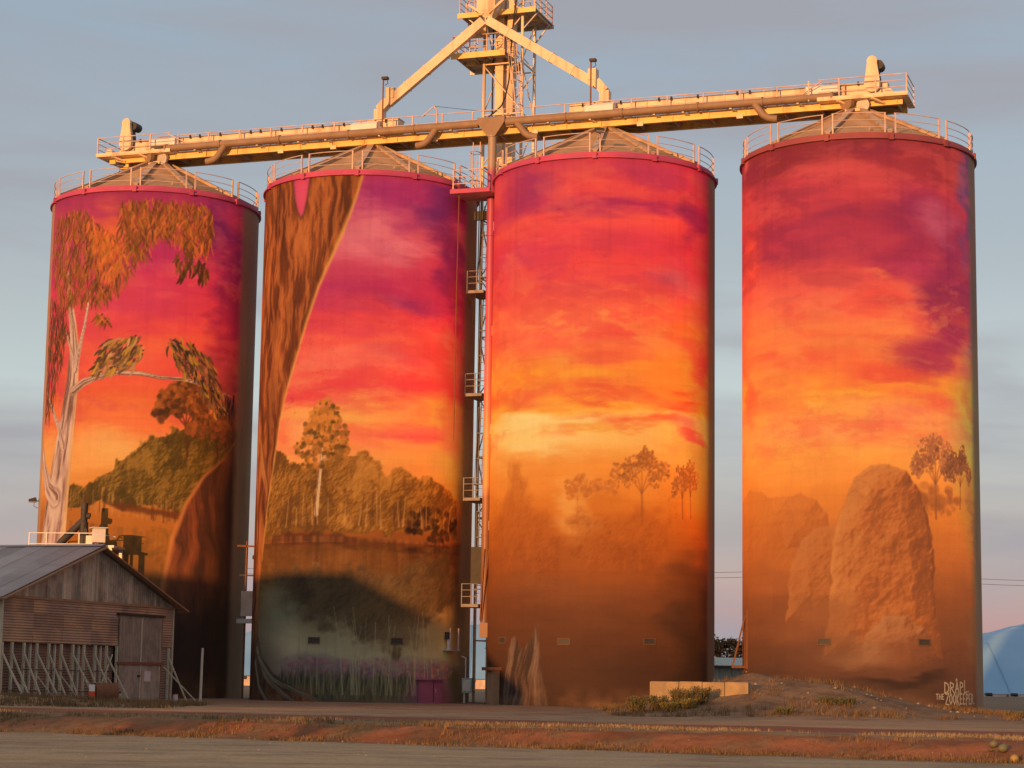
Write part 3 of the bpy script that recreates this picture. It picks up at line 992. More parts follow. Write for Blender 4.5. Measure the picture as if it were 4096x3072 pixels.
    p.leaves([(4.81, 17.08), (5.57, 17.18), (5.62, 16.25), (4.94, 16.04)], 14, [(46, 34, 30), (66, 46, 34)], (.5, .9), (.05, .08), (-110, -80))
    return p


def paint_second():
    p = Paint(5)
    p.grad([(28.32, (188,50,84)), (26.92, (170,46,92)), (25.64, (208,84,96)), (24.25, (214,86,94)), (23.24, (206,64,82)), (21.98, (198,50,78)), (21.22, (204,54,76)), (20.22, (232,66,66)), (18.97, (246,88,66)), (17.47, (247,94,70)), (16.35, (240,74,64)), (15.61, (250,132,64)), (14.87, (246,100,62)), (13.88, (250,128,66)), (12.53, (252,150,68)), (11.42, (238,128,52)), (10.08, (196,98,36)), (8.86, (150,72,28)), (7.89, (168,82,32)), (6.67, (150,82,36)), (5.22, (146,104,54)), (3.78, (188,136,76)), (2.58, (216,160,96)), (1.86, (150,104,84)), (-0.16, (82,66,48))])
    for q, r, c, al in (((-0.29, 25.00), (2.0, 1.3), (228, 110, 110), .85), ((2.15, 24.14), (1.6, .6), (228, 112, 112), .8), ((3.99, 26.82), (1.7, 1.2), (100, 36, 88), .85), ((5.17, 24.05), (1.3, 3.4), (108, 30, 80), .85),
                        ((2.08, 21.22), (2.0, .6), (158, 44, 86), .8), ((0.28, 21.94), (2.6, .5), (188, 44, 80), .7), ((5.72, 20.53), (1.0, 2.4), (150, 42, 62), .7), ((1.98, 25.78), (1.6, .5), (170, 50, 92), .6),
                        ((-1.86, 17.71), (2.6, .6), (250, 112, 84), .6), ((2.73, 16.88), (2.6, .6), (246, 56, 58), .7), ((-2.35, 16.60), (1.6, .3), (240, 66, 60), .6), ((-1.53, 15.27), (3.4, .6), (255, 168, 72), .85),
                        ((3.35, 15.05), (1.7, .4), (246, 158, 58), .7), ((2.79, 14.21), (2.4, .5), (240, 76, 74), .8), ((-3.40, 14.28), (1.6, .9), (255, 176, 92), .6), ((5.49, 13.88), (1.0, 1.2), (214, 100, 70), .6),
                        ((1.89, 18.06), (2.0, .5), (214, 84, 82), .5), ((4.60, 17.06), (.9, 3.0), (196, 50, 52), .5), ((-1.14, 19.45), (2.2, .4), (226, 66, 76), .5)):
        p.blob(q, r, c, al)
    p.wisps(13.0, 20, (255, 150, 84), (232, 56, 66), .7)
    p.wisps(20, 28, (236, 106, 104), (160, 40, 84), .5)
    CO = [(150, 86, 28), (118, 74, 24), (92, 54, 20), (176, 96, 32), (134, 72, 24)]
    p.forest([(-8.70, 12.67), (-5.89, 13.56), (-4.94, 13.24), (-3.94, 12.32), (-3.19, 12.54), (-2.49, 12.40), (-1.85, 12.88), (-1.21, 12.75), (0.01, 13.01), (0.64, 12.42), (1.15, 11.82), (1.77, 12.22), (2.57, 11.89), (3.73, 11.97), (4.96, 11.31), (5.83, 10.63), (5.89, 8.88), (-7.83, 8.79)], ((96, 52, 20), (150, 84, 28), (212, 128, 50)), 1.1)
    p.blob((1.51, 12.33), (3.4, .9), (238, 140, 60), .25, .4)
    p.dabs((4.12, 9.39), (1.8, .9), 90, [(70, 36, 20), (52, 28, 18), (92, 46, 22)], (.14, .3), .7)
    p.stroke([(-2.60, 9.82), (-2.53, 11.04), (-2.43, 12.27), (-2.31, 13.38), (-2.28, 14.24)], [.26, .22, .2, .15, .08], (206, 136, 82), 1, .04, ((140, 84, 50), (240, 182, 118)))
    p.stroke([(-2.43, 12.27), (-2.89, 12.90), (-3.36, 13.16)], [.12, .1, .04], (196, 126, 72))
    p.stroke([(-2.39, 12.52), (-1.93, 12.88), (-1.57, 13.05)], [.12, .1, .04], (196, 126, 72))
    for q, rr, n in (((-2.23, 15.11), (.85, .8), 120), ((-2.55, 14.25), (1.0, .8), 130), ((-1.70, 13.99), (.8, 1.0), 110), ((-3.22, 13.41), (.9, .55), 90), ((-1.60, 13.30), (.8, .5), 80), ((-2.90, 12.41), (.6, .4), 40)):
        p.dabs(q, rr, n, [(168, 96, 34), (134, 80, 28), (196, 104, 40), (112, 66, 24)], (.09, .22), .85, (222, 122, 46))
    for k in range(46):
        x = p.r.uniform(-5.0, 5.4)
        z0 = 9.2 + p.r.uniform(-.1, .1)
        p.stroke([(x, z0), (x + p.r.uniform(-.15, .15), z0 + p.r.uniform(.7, 1.9))], [.07, .03], [(214, 140, 78), (96, 50, 24), (150, 84, 36)][k % 3], .7)
    p.poly([(-5.61, 8.72), (-3.50, 8.85), (-1.60, 8.74), (0.37, 8.42), (2.39, 8.34), (4.85, 8.42), (7.51, 8.54), (7.55, 7.98), (2.95, 7.83), (-0.11, 7.97), (-3.19, 8.31), (-5.59, 8.38)], (96, 42, 22), .85, .12, .4)
    for k in range(120):
        x = p.r.uniform(-5.5, 5.8)
        z0 = 8.5 - .03 * x
        L = p.r.uniform(.5, 2.6)
        p.stroke([(x, z0), (x + p.r.uniform(-.1, .1), z0 - L)], [.12, .04], [(120, 62, 28), (196, 104, 42), (88, 48, 26), (150, 84, 36)][k % 4], .4, .12)
    # the timber mirrored in still water below the bank
    j0 = int(8.3 / DA)
    for q in range(int(4.6 / DA)):
        a_ = .62 * (1 - q / (4.6 / DA)) ** .6
        row_ = p.c[min(j0 + 8 + q, NZ - 1)] * np.array([.74, .70, .72], np.float32)
        row_ = (row_ + np.roll(row_, 3, 0) + np.roll(row_, -3, 0) + np.roll(row_, int(2 + 2 * math.sin(q * .9)), 0)) / 4
        p.c[j0 - q] = p.c[j0 - q] * (1 - a_) + row_ * a_
    p.forest([(-5.08, 6.44), (-3.43, 6.77), (-2.05, 6.65), (-0.57, 7.02), (0.90, 6.56), (2.41, 7.34), (4.87, 7.70), (5.98, 6.39), (5.15, 4.88), (3.93, 4.59), (2.79, 3.10), (1.75, 2.60), (0.86, 3.31), (-0.22, 3.05), (-0.99, 4.36), (-2.23, 3.99), (-3.64, 4.47), (-4.83, 5.21)], ((74, 46, 26), (106, 66, 34), (136, 86, 42)), 2.0, .8, 1.1, .5, 5)
    p.blob((-5.29, 2.77), (1.9, 1.5), (255, 184, 110), .85, .5)
    p.blob((-5.00, 4.72), (1.6, 1.2), (176, 140, 84), .7, .5)
    p.blob((3.06, 3.35), (2.4, .9), (170, 118, 66), .5, .5)
    p.blob((6.28, 5.41), (1.0, 4.5), (96, 58, 36), .6, .4)
    for k in range(340):
        x = p.r.uniform(-4.2, 5.6)
        z = 1.75 + p.r.uniform(-.5, .45)
        p.dabs((x, z), (.2, .1), 1, [(226, 112, 86), (206, 96, 84), (232, 128, 84), (176, 88, 76)], (.08, .18), .5)
    p.poly([(-4.77, -0.14), (-4.82, 1.07), (-2.42, 1.46), (-0.42, 1.25), (1.78, 1.04), (1.81, -0.03)], (104, 78, 40), .8, .5, .6)
    for k in range(420):
        x = p.r.uniform(-4.6, 3.0)
        L = p.r.uniform(.5, 1.3)
        p.leaf(x, p.r.uniform(.0, .7), L, math.radians(p.r.uniform(75, 105)), .035, [(128, 98, 52), (92, 70, 38), (152, 116, 62), (70, 54, 32)][k % 4], .7)
    for k in range(34):
        x = p.r.uniform(-3.6, 4.2)
        L = p.r.uniform(1.6, 4.6)
        b_ = p.r.uniform(-.6, .6)
        p.stroke([(x, .4), (x + b_ * .3, .4 + L * .5), (x + b_, .4 + L)], [.06, .05, .025], [(220, 164, 94), (186, 136, 78)][k % 2], .65, .03)
    p.blob((4.04, 0.46), (1.6, .8), (196, 84, 92), .75, .4)
    p.blob((6.18, 1.21), (.8, .5), (96, 74, 38), .8, .4)
    # the great forked trunk on the left
    TR = [(-10.2, 28.3), (-4.87, 28.31), (-4.67, 27.06), (-4.39, 26.25), (-4.14, 25.91), (-3.92, 26.14), (-3.72, 26.94), (-3.52, 28.26), (-2.65, 28.3), (-.6, 28.3), (-0.49, 28.26), (-0.62, 27.54), (-0.88, 26.78), (-1.21, 25.89), (-1.52, 25.01), (-1.83, 24.25), (-2.18, 23.51), (-2.54, 22.71), (-2.85, 22.02), (-3.16, 21.16), (-3.49, 20.30), (-3.79, 19.44), (-4.02, 18.70), (-4.35, 17.84), (-4.67, 16.99), (-4.99, 16.01), (-5.30, 15.02), (-5.50, 13.91), (-5.74, 12.67), (-6.00, 11.44), (-6.33, 10.21), (-6.57, 8.72), (-6.78, 7.48), (-7.16, 5.50), (-7.05, 3.51), (-6.38, 2.28), (-5.22, 1.43), (-3.97, 0.84), (-2.65, 0.38), (-1.73, -0.13), (-10.2, 0)]
    p.blob((-4.12, 27.25), (.8, 2.0), (230, 74, 88), .95, .1)
    p.poly(TR, (152, 68, 31), grain=((108, 48, 24), (192, 92, 40)), gs=(1.3, .24))
    w, m, sd = p.pmask(TR, .05)
    gg = fbm(GA[w] * 4.2 + (fbm(GA[w] * .5, GZ[w] * .35, 9, 3) - .5) * 5, GZ[w] * .55, 77, 4, .6) - .5
    p.put(w, m * np.clip(-gg * 4, 0, .5), (88, 40, 21))
    p.put(w, m * np.clip(gg * 4, 0, .4), (218, 116, 50))
    p.stroke([(-0.49, 28.26), (-0.88, 26.78), (-1.52, 25.01), (-2.18, 23.51), (-2.85, 22.02), (-3.49, 20.30), (-4.02, 18.70), (-4.67, 16.99), (-5.30, 15.02), (-5.74, 12.67), (-6.33, 10.21), (-6.78, 7.48)], [.1, .14, .18, .18, .16, .16, .14, .14, .12, .1, .1, .08], (244, 162, 66), .75, .12)
    p.stroke([(-4.87, 28.31), (-4.67, 27.06), (-4.39, 26.25), (-4.14, 25.91), (-3.92, 26.14), (-3.72, 26.94), (-3.52, 28.26)], .16, (96, 50, 26), .7, .1)
    p.stroke([(-7.69, 14.11), (-7.11, 12.78), (-6.62, 11.73), (-6.42, 10.71)], [.2, .9, .6, .1], (176, 92, 42), .8, .1, ((96, 48, 24), (206, 118, 54)))
    p.blob((-6.69, 1.79), (2.2, 2.8), (84, 58, 38), .6, .3)
    for pts, w_ in (([(-7.05, 2.77), (-5.86, 1.30), (-4.44, 0.35), (-3.48, -0.11)], [.5, .4, .3, .2]), ([(-6.73, 2.28), (-5.21, 1.19), (-3.50, 0.49), (-2.12, 0.03)], [.4, .34, .3, .16]), ([(-7.28, 2.03), (-6.62, 0.81), (-5.56, -0.10)], [.4, .4, .3])):
        p.stroke(pts, w_, (128, 88, 54), .9, .06, ((66, 46, 32), (176, 132, 84)))
    return p


def paint_third():
    p = Paint(9)
    p.grad([(28.41, (206,56,76)), (26.68, (228,66,66)), (25.70, (204,54,76)), (24.72, (244,74,66)), (23.63, (228,60,70)), (22.53, (238,68,66)), (21.32, (246,84,66)), (20.11, (250,98,66)), (18.91, (252,104,66)), (17.83, (251,122,58)), (16.99, (252,138,50)), (16.03, (250,122,52)), (15.32, (254,150,48)), (14.73, (255,186,92)), (13.89, (255,178,88)), (12.95, (253,162,72)), (12.00, (246,140,52)), (10.82, (236,126,42)), (9.65, (216,106,32)), (8.48, (196,92,30)), (7.08, (168,78,30)), (5.69, (140,68,32)), (4.30, (120,60,30)), (2.46, (100,52,28)), (-0.06, (82,46,28))])
    for q, r, c, al in (((-4.95, 27.10), (1.9, 1.2), (166, 46, 86), .8), ((5.45, 25.24), (1.3, 1.7), (128, 36, 80), .85), ((4.70, 21.67), (1.9, 1.3), (190, 86, 96), .75), ((-2.61, 25.35), (2.9, .5), (182, 48, 80), .8), ((1.56, 25.61), (2.4, .6), (178, 44, 80), .85),
                        ((3.12, 27.47), (1.8, .8), (186, 52, 80), .6), ((0.58, 26.17), (2.6, .6), (250, 76, 66), .7), ((-0.11, 23.12), (2.6, .6), (250, 72, 62), .6), ((-5.06, 23.14), (1.5, 1.0), (228, 78, 84), .6),
                        ((-3.87, 14.72), (2.5, .6), (255, 202, 112), .85), ((-3.56, 13.62), (3.0, .7), (255, 196, 106), .8), ((2.38, 14.49), (2.8, .35), (244, 82, 46), .85), ((4.39, 15.51), (1.7, .4), (240, 70, 46), .85), ((5.70, 17.40), (1.2, 1.3), (200, 58, 62), .8),
                        ((5.50, 14.22), (1.5, .9), (206, 102, 88), .75), ((0.87, 19.39), (2.6, .4), (248, 80, 60), .7), ((4.71, 19.10), (1.8, .8), (226, 112, 42), .6), ((-4.23, 17.16), (1.3, .7), (255, 156, 42), .7), ((-0.06, 17.65), (2.0, .4), (236, 82, 60), .6), ((-1.24, 16.56), (2.4, .35), (255, 160, 46), .6),
                        ((-4.54, 15.98), (1.2, .6), (236, 88, 52), .6), ((1.14, 15.67), (2.4, .3), (238, 84, 50), .7), ((-0.75, 14.93), (1.4, .22), (240, 104, 48), .7), ((-1.22, 14.25), (1.5, .22), (244, 150, 52), .7), ((2.90, 16.15), (1.6, .5), (252, 140, 46), .6),
                        ((5.95, 12.57), (1.0, 1.4), (226, 130, 62), .6), ((5.50, 13.50), (1.2, .25), (222, 62, 66), .7), ((-1.41, 9.89), (.9, 1.6), (255, 168, 78), .6), ((5.54, 4.68), (2.0, 3.0), (74, 42, 26), .7), ((6.50, 2.11), (2.4, 2.0), (50, 32, 22), .7), ((2.46, 1.82), (2.6, 1.4), (76, 42, 26), .6)):
        p.blob(q, r, c, al)
    p.wisps(13.5, 21, (255, 178, 70), (240, 78, 52), .75)
    p.wisps(21, 28, (255, 108, 70), (184, 46, 82), .65)
    for q, r, c, al in (((-3.87, 14.72), (2.7, .55), (255, 206, 118), .85), ((-3.55, 13.55), (3.2, .7), (255, 200, 110), .8), ((-0.26, 13.42), (2.2, .5), (255, 180, 92), .6)):
        p.blob(q, r, c, al, .7)
    HZ = [(182, 98, 42), (164, 88, 38), (200, 108, 46)]
    p.tree((2.11, 9.24), (1.99, 12.88), (1.25, 1.7), HZ, (164, 86, 40), .15, 250, None, .6, (.05, .13))
    p.tree((4.58, 9.60), (4.47, 12.09), (.6, 1.3), HZ, (150, 78, 36), .09, 150, None, .75, (.05, .12))
    p.tree((5.20, 9.64), (5.11, 12.38), (.6, 1.4), HZ, (146, 76, 36), .09, 150, None, .75, (.05, .12))
    p.tree((-1.22, 9.65), (-1.29, 11.41), (.6, 1.0), [(222, 118, 44), (208, 108, 42)], (214, 112, 42), .07, 100, None, .5, (.08, .18))
    p.tree((0.00, 9.89), (-0.01, 11.30), (.8, .8), [(222, 118, 44), (208, 108, 42)], (214, 112, 42), .07, 100, None, .5, (.08, .18))
    # scrub standing in the dust
    SC = ((140, 60, 22), (178, 80, 28), (206, 98, 36))
    p.forest([(-7.00, 6.98), (-7.10, 8.92), (-6.23, 9.83), (-5.65, 11.00), (-5.19, 12.17), (-4.74, 12.09), (-4.31, 10.92), (-3.79, 10.06), (-2.93, 9.68), (-2.39, 8.73), (-2.24, 6.85)], SC, 1.2, .42, 1.2, .5, 2)
    p.forest([(-1.75, 7.55), (-1.53, 9.18), (-0.89, 9.77), (0.01, 9.37), (1.06, 9.72), (2.41, 9.77), (3.44, 9.30), (3.80, 7.90), (2.95, 7.05), (0.73, 6.82), (-0.67, 6.97)], SC, 1.2, .5, 1.2, .45, 3)
    p.blob((-2.36, 5.92), (3.4, .8), (160, 78, 34), .5, 1)
    # weathered post at the foot
    ST = [(-5.86, -0.16), (-5.73, 1.25), (-5.47, 2.78), (-5.17, 3.37), (-4.84, 3.55), (-4.55, 3.08), (-4.25, 2.85), (-3.98, 3.22), (-3.68, 3.50), (-3.46, 4.06), (-3.32, 4.11), (-3.27, 2.90), (-3.09, 1.74), (-2.80, 0.60), (-2.69, -0.09)]
    p.poly(ST, (116, 72, 46), .9, .06, .12, ((72, 44, 30), (150, 100, 68)), (5.5, .4))
    return p


def paint_fourth():
    p = Paint(14)
    p.grad([(28.52, (152,50,56)), (26.98, (166,50,54)), (25.81, (200,60,64)), (24.87, (206,60,66)), (23.81, (184,50,66)), (22.65, (192,56,70)), (21.60, (226,74,66)), (20.44, (246,94,70)), (18.82, (249,104,66)), (17.67, (251,112,60)), (16.76, (253,122,56)), (15.84, (255,146,52)), (14.93, (255,156,62)), (13.79, (254,146,76)), (12.43, (254,152,62)), (11.30, (251,142,56)), (10.17, (238,128,48)), (8.60, (214,110,44)), (6.81, (186,94,42)), (5.25, (156,80,40)), (3.48, (128,68,38)), (1.94, (104,58,36)), (-0.15, (82,52,36))])
    for q, r, c, al in (((-6.88, 22.84), (1.6, 2.0), (249, 80, 56), .85), ((-5.43, 16.88), (2.2, 3.2), (254, 132, 66), .75), ((3.53, 24.03), (2.4, 2.0), (150, 44, 76), .8), ((5.36, 20.51), (1.9, 3.2), (124, 34, 76), .8), ((1.98, 22.05), (3.0, .8), (168, 44, 74), .8),
                        ((4.57, 23.92), (1.3, 1.0), (202, 86, 102), .8), ((3.10, 21.89), (2.1, .6), (198, 60, 86), .75), ((4.30, 18.06), (2.1, 1.8), (168, 44, 76), .8), ((2.39, 16.54), (2.2, .7), (238, 76, 56), .75), ((4.23, 14.83), (1.8, .8), (244, 80, 62), .7),
                        ((-3.71, 27.54), (2.4, .9), (150, 44, 46), .7), ((-0.73, 24.14), (2.8, .4), (160, 44, 66), .7), ((-1.65, 26.31), (2.4, .5), (222, 70, 66), .6), ((-2.14, 25.18), (2.6, .35), (220, 64, 66), .6), ((-3.17, 23.66), (2.2, .7), (204, 58, 72), .6), ((1.03, 20.17), (2.2, .8), (240, 76, 62), .7),
                        ((0.59, 21.43), (1.0, .18), (240, 104, 70), .7), ((-3.76, 17.40), (2.2, .35), (246, 86, 58), .6), ((-1.47, 17.34), (1.4, .4), (246, 92, 60), .6), ((0.99, 15.58), (2.2, .5), (255, 160, 50), .7), ((-2.95, 15.25), (2.6, .5), (255, 168, 58), .6), ((0.53, 14.90), (1.6, .25), (246, 108, 64), .6),
                        ((-7.26, 15.70), (.9, 1.5), (240, 84, 60), .6), ((2.12, 14.14), (2.6, .5), (246, 110, 78), .6), ((6.98, 26.00), (.9, 3.8), (84, 62, 110), .75), ((7.21, 19.37), (.8, 2.6), (96, 60, 96), .7), ((7.41, 14.69), (.7, 2.2), (140, 78, 60), .4), ((7.04, 7.72), (.8, 5.0), (124, 88, 52), .7),
                        ((-7.20, 28.54), (.6, 1.4), (240, 96, 84), .8), ((-0.10, 19.02), (2.6, .4), (250, 82, 58), .5)):
        p.blob(q, r, c, al)
    p.wisps(12.5, 20, (255, 172, 74), (246, 88, 58), .65)
    p.wisps(20, 28.5, (240, 92, 76), (138, 40, 66), .65)
    p.tree((3.90, 9.36), (3.91, 13.33), (1.15, 1.9), [(176, 96, 54), (156, 84, 50), (192, 106, 58)], (150, 80, 46), .14, 300, (202, 116, 66), .7, (.05, .14))
    p.tree((5.63, 9.92), (5.79, 12.67), (.9, 1.5), [(150, 84, 50), (134, 76, 46)], (134, 72, 44), .1, 220, None, .7, (.05, .14))
    p.dabs((3.86, 10.26), (1.8, .7), 90, [(186, 98, 46), (170, 88, 44)], (.15, .35), .4)
    # a tumble of weathered boulders in the dust
    def rock(pts, c, lit, dark, al=1.0, gs=None):
        w, m, sd = p.pmask(pts, .08, .45)
        k = int(abs(pts[0][0]) * 50)
        p.relief(w, m * al, sd, (dark, c, lit), .9, .75, k, 1.5, 5, .55)
        A_, Z_ = GA[w], GZ[w]
        q = np.abs(fbm(A_ * .55 + 40, Z_ * .8, p.seed + 77 + k, 3) - .5)
        p.put(w, m * al * (1 - sstep(.0, .03, q)) * .16, dark)
    rock([(-8.45, 6.92), (-8.42, 10.35), (-6.80, 10.88), (-5.45, 10.63), (-4.09, 10.39), (-3.46, 9.56), (-3.09, 8.41), (-2.90, 6.72)], (208, 106, 44), (226, 124, 54), (178, 88, 40), .45)
    rock([(-4.10, 8.45), (-3.80, 10.21), (-2.98, 10.63), (-2.18, 10.14), (-1.53, 9.50), (-1.40, 7.93), (-3.81, 7.87)], (200, 100, 44), (220, 120, 54), (164, 82, 40), .55)
    rock([(-3.83, 4.37), (-3.64, 6.84), (-3.04, 8.30), (-2.00, 8.88), (-0.63, 9.08), (0.47, 8.59), (0.87, 4.38)], (188, 96, 44), (212, 120, 58), (128, 66, 36), .8)
    rock([(-1.81, 2.59), (-1.51, 5.25), (-1.31, 7.92), (-1.17, 9.27), (-0.62, 10.27), (-0.26, 11.06), (0.41, 11.73), (1.40, 11.97), (2.28, 11.59), (2.85, 10.67), (3.41, 9.56), (3.64, 7.56), (3.77, 5.33), (4.12, 2.68)], (190, 96, 44), (222, 132, 64), (124, 64, 36), .95)
    rock([(0.02, 2.17), (0.25, 3.71), (0.98, 4.49), (2.24, 4.63), (3.11, 3.98), (3.61, 2.23)], (172, 94, 50), (204, 124, 70), (112, 62, 38), .8)
    for q, r, c, al in (((-2.27, 4.25), (2.4, .9), (164, 86, 44), .75), ((0.85, 2.73), (3.6, .9), (146, 78, 44), .85), ((-5.47, 6.56), (2.2, .9), (182, 92, 44), .8), ((1.97, 1.98), (3.2, .7), (112, 62, 38), .8), ((-2.28, 2.59), (2.6, 1.0), (126, 68, 40), .7)):
        p.blob(q, r, c, al, .8)
    for q, r, c, al in (((-0.68, 3.04), (1.6, .8), (186, 118, 68), .55), ((-3.28, 3.25), (2.4, .9), (120, 66, 40), .5), ((2.20, 1.44), (2.2, .35), (58, 36, 26), .7), ((-2.26, 5.03), (2.0, .6), (168, 90, 46), .5), ((-5.89, 5.31), (1.6, 1.2), (160, 80, 40), .4)):
        p.blob(q, r, c, al)
    return p


def srgb_lin(c):
    c = np.clip(c / 255.0, 0, 1)
    return np.where(c <= .04045, c / 12.92, ((c + .055) / 1.055) ** 2.4)


# what a white wall shows in that low orange light: the colours above were read in it, the paint itself is bluer
SUN_W = np.array([1.64, .775, .232])
AMB_W = np.array([.32, .30, .31])


def paint_albedo(p, face):
    """face = bearing of the wall's middle; the light falling on each strip of wall is taken out of the colour read there"""
    th = GA / RAD + face
    nx, ny = np.cos(th), np.sin(th)
    k = np.clip(nx * sun_dir.x + ny * sun_dir.y, 0, 1)
    ill = np.maximum(k, .16)[..., None] * SUN_W + AMB_W
    alb = srgb_lin(p.c) / ill
    alb = np.clip(alb, .012, .86)
    dirt = (fbm(GA * .5, GZ * 1.1, 400 + p.seed, 4) - .5) * .12 + (fbm(GA * 6, GZ * .35, 410 + p.seed, 3) - .5) * .07
    # faint lift lines left by the slip form, one each 1.2 m or so
    lift = np.exp(-((np.mod(GZ + .05 * np.sin(GA * .7), 1.22) - .6) / .05) ** 2) * (.03 + .10 * np.clip(fbm(GA * .4, GZ * .8, 430 + p.seed, 3) - .4, 0, 1))
    cell = vnoise(np.floor(GA / 2.4 + .5 * np.floor(GZ / 1.22)) * 7.0, np.floor(GZ / 1.22) * 5.0, 440 + p.seed) - .5      # each pour dried a shade apart
    run = np.clip(fbm(GA * 3.2, GZ * .10, 450 + p.seed, 4) - .54, 0, 1) * 1.5 * sstep(14, 28, GZ)                       # runs below the rim
    splash = np.clip(fbm(GA * .8, GZ * 1.2, 460 + p.seed, 4) - .40, 0, 1) * (1 - sstep(.1, 1.3, GZ)) * 1.2                 # dust thrown up at the foot
    crk = np.abs(fbm(GA * .35 + 9, GZ * .5, 470 + p.seed, 5, .6) - .5)
    crack = (1 - sstep(.0, .006, crk)) * np.clip(fbm(GA * .3, GZ * .3, 480 + p.seed, 2) * 3 - 1.4, 0, 1) * .22
    grit = (np.random.RandomState(p.seed + 5).rand(*GA.shape) - .5) * .05
    alb = alb * (1 + dirt + cell * .07 - lift - run * .28 - crack + grit)[..., None]
    k = np.clip(splash, 0, .6)[..., None]
    alb = alb * (1 - k) + np.array([.26, .15, .09]) * k
    return alb


def mural_material():
    m, nt, bs = nmat('spray_painted_concrete')
    n, l = nt.nodes, nt.links
    at = n.new('ShaderNodeAttribute')
    at.attribute_name = 'paint'
    l.new(at.outputs['Color'], bs.inputs['Base Color'])
    bs.inputs['Roughness'].default_value = .8
    bs.inputs['Specular IOR Level'].default_value = .15
    tc = n.new('ShaderNodeTexCoord')
    mp = n.new('ShaderNodeMapping')
    mp.inputs['Scale'].default_value = (1, 1, 7)
    no = n.new('ShaderNodeTexNoise')
    no.inputs['Scale'].default_value = 3.0
    no.inputs['Detail'].default_value = 6
    bp = n.new('ShaderNodeBump')
    bp.inputs['Strength'].default_value = .12
    bp.inputs['Distance'].default_value = .03
    l.new(tc.outputs['Object'], mp.inputs['Vector'])
    l.new(mp.outputs['Vector'], no.inputs['Vector'])
    l.new(no.outputs['Fac'], bp.inputs['Height'])
    l.new(bp.outputs['Normal'], bs.inputs['Normal'])
    return m


M['mural'] = mural_material()
# the unpainted flank starts where the spray stops: arc positions (metres from the middle) left and right on each silo
BARE = [(-7.84, 5.80), (-9.6, 6.42), (-9.6, 7.04), (-9.6, 7.14)]


def silo_wall(i, parent, face):
    p = (paint_first, paint_second, paint_third, paint_fourth)[i]()
    alb = paint_albedo(p, face)
    l0, r0 = BARE[i]
    con = np.array([.33, .235, .155]) * (1 + (fbm(GA * .6, GZ * .25, 600 + i, 5) - .5)[..., None] * .5)
    ed = .16 * (fbm(GA * 2, GZ * 1.3, 610 + i, 3) - .5)
    k = np.maximum(sstep(r0 - .35, r0 + .35, GA + ed), 1 - sstep(l0 - .12, l0 + .12, GA + ed)) * .85
    alb = alb * (1 - k[..., None]) + con * k[..., None]
    # columns: the painted arc finely, the back coarsely
    a_f = np.linspace(-AMAX, AMAX, NA) / RAD
    a_b = np.linspace(a_f[-1], a_f[0] + 2 * math.pi, 40)[1:-1]
    ang = np.concatenate([a_f, a_b]) + face
    nc = len(ang)
    zz = np.linspace(0, WALL_H, NZ)
    cols = np.ones((NZ, nc, 4), np.float32)
    cols[:, :NA, :3] = alb
    cols[:, NA:, :3] = np.array([.34, .30, .25]) * (1 + .3 * (nrg.rand(NZ, 1, 1) - .5))
    X = np.repeat((RAD * np.cos(ang))[None, :], NZ, 0)
    Y = np.repeat((RAD * np.sin(ang))[None, :], NZ, 0)
    Z = np.repeat(zz[:, None], nc, 1).copy()
    Z[0] = -.4
    v = np.stack([X, Y, Z], -1).reshape(-1, 3)
    ii, jj = np.meshgrid(np.arange(NZ - 1), np.arange(nc), indexing='ij')
    j2 = (jj + 1) % nc
    f = np.stack([ii * nc + jj, ii * nc + j2, (ii + 1) * nc + j2, (ii + 1) * nc + jj], -1).reshape(-1, 4)
    me = bpy.data.meshes.new('wall')
    me.vertices.add(len(v))
    me.vertices.foreach_set('co', v.astype(np.float32).ravel())
    me.loops.add(f.size)
    me.loops.foreach_set('vertex_index', f.astype(np.int32).ravel())
    me.polygons.add(len(f))
    me.polygons.foreach_set('loop_start', np.arange(0, f.size, 4, dtype=np.int32))
    me.polygons.foreach_set('use_smooth', np.ones(len(f), bool))
    me.update()
    ca = me.color_attributes.new('paint', 'FLOAT_COLOR', 'POINT')
    ca.data.foreach_set('color', cols.reshape(-1))
    me.materials.append(M['mural'])
    o = bpy.data.objects.new('wall', me)
    col.objects.link(o)
    o.parent = parent
    return o

# ------------------------------------------------------------------ the silos
SILO_LABEL = ['painted silo farthest left, behind the old shed, pale gum and hanging leaves on it',
              'painted silo with a huge brown trunk down its left side and reeds at its foot',
              'painted silo with a glowing yellow band and dusty scrub, right of the ladder gap',
              'painted silo at the far right with boulders on it and writing near its foot']


def arc_pts(r, a0, a1, z, n):
    return [(r * math.cos(a0 + (a1 - a0) * k / n), r * math.sin(a0 + (a1 - a0) * k / n), z) for k in range(n + 1)]


# shared meshes in the silo's own frame, for one of 12 bays round the rim
NB = 12
BAY = 2 * math.pi / NB
proto = {}


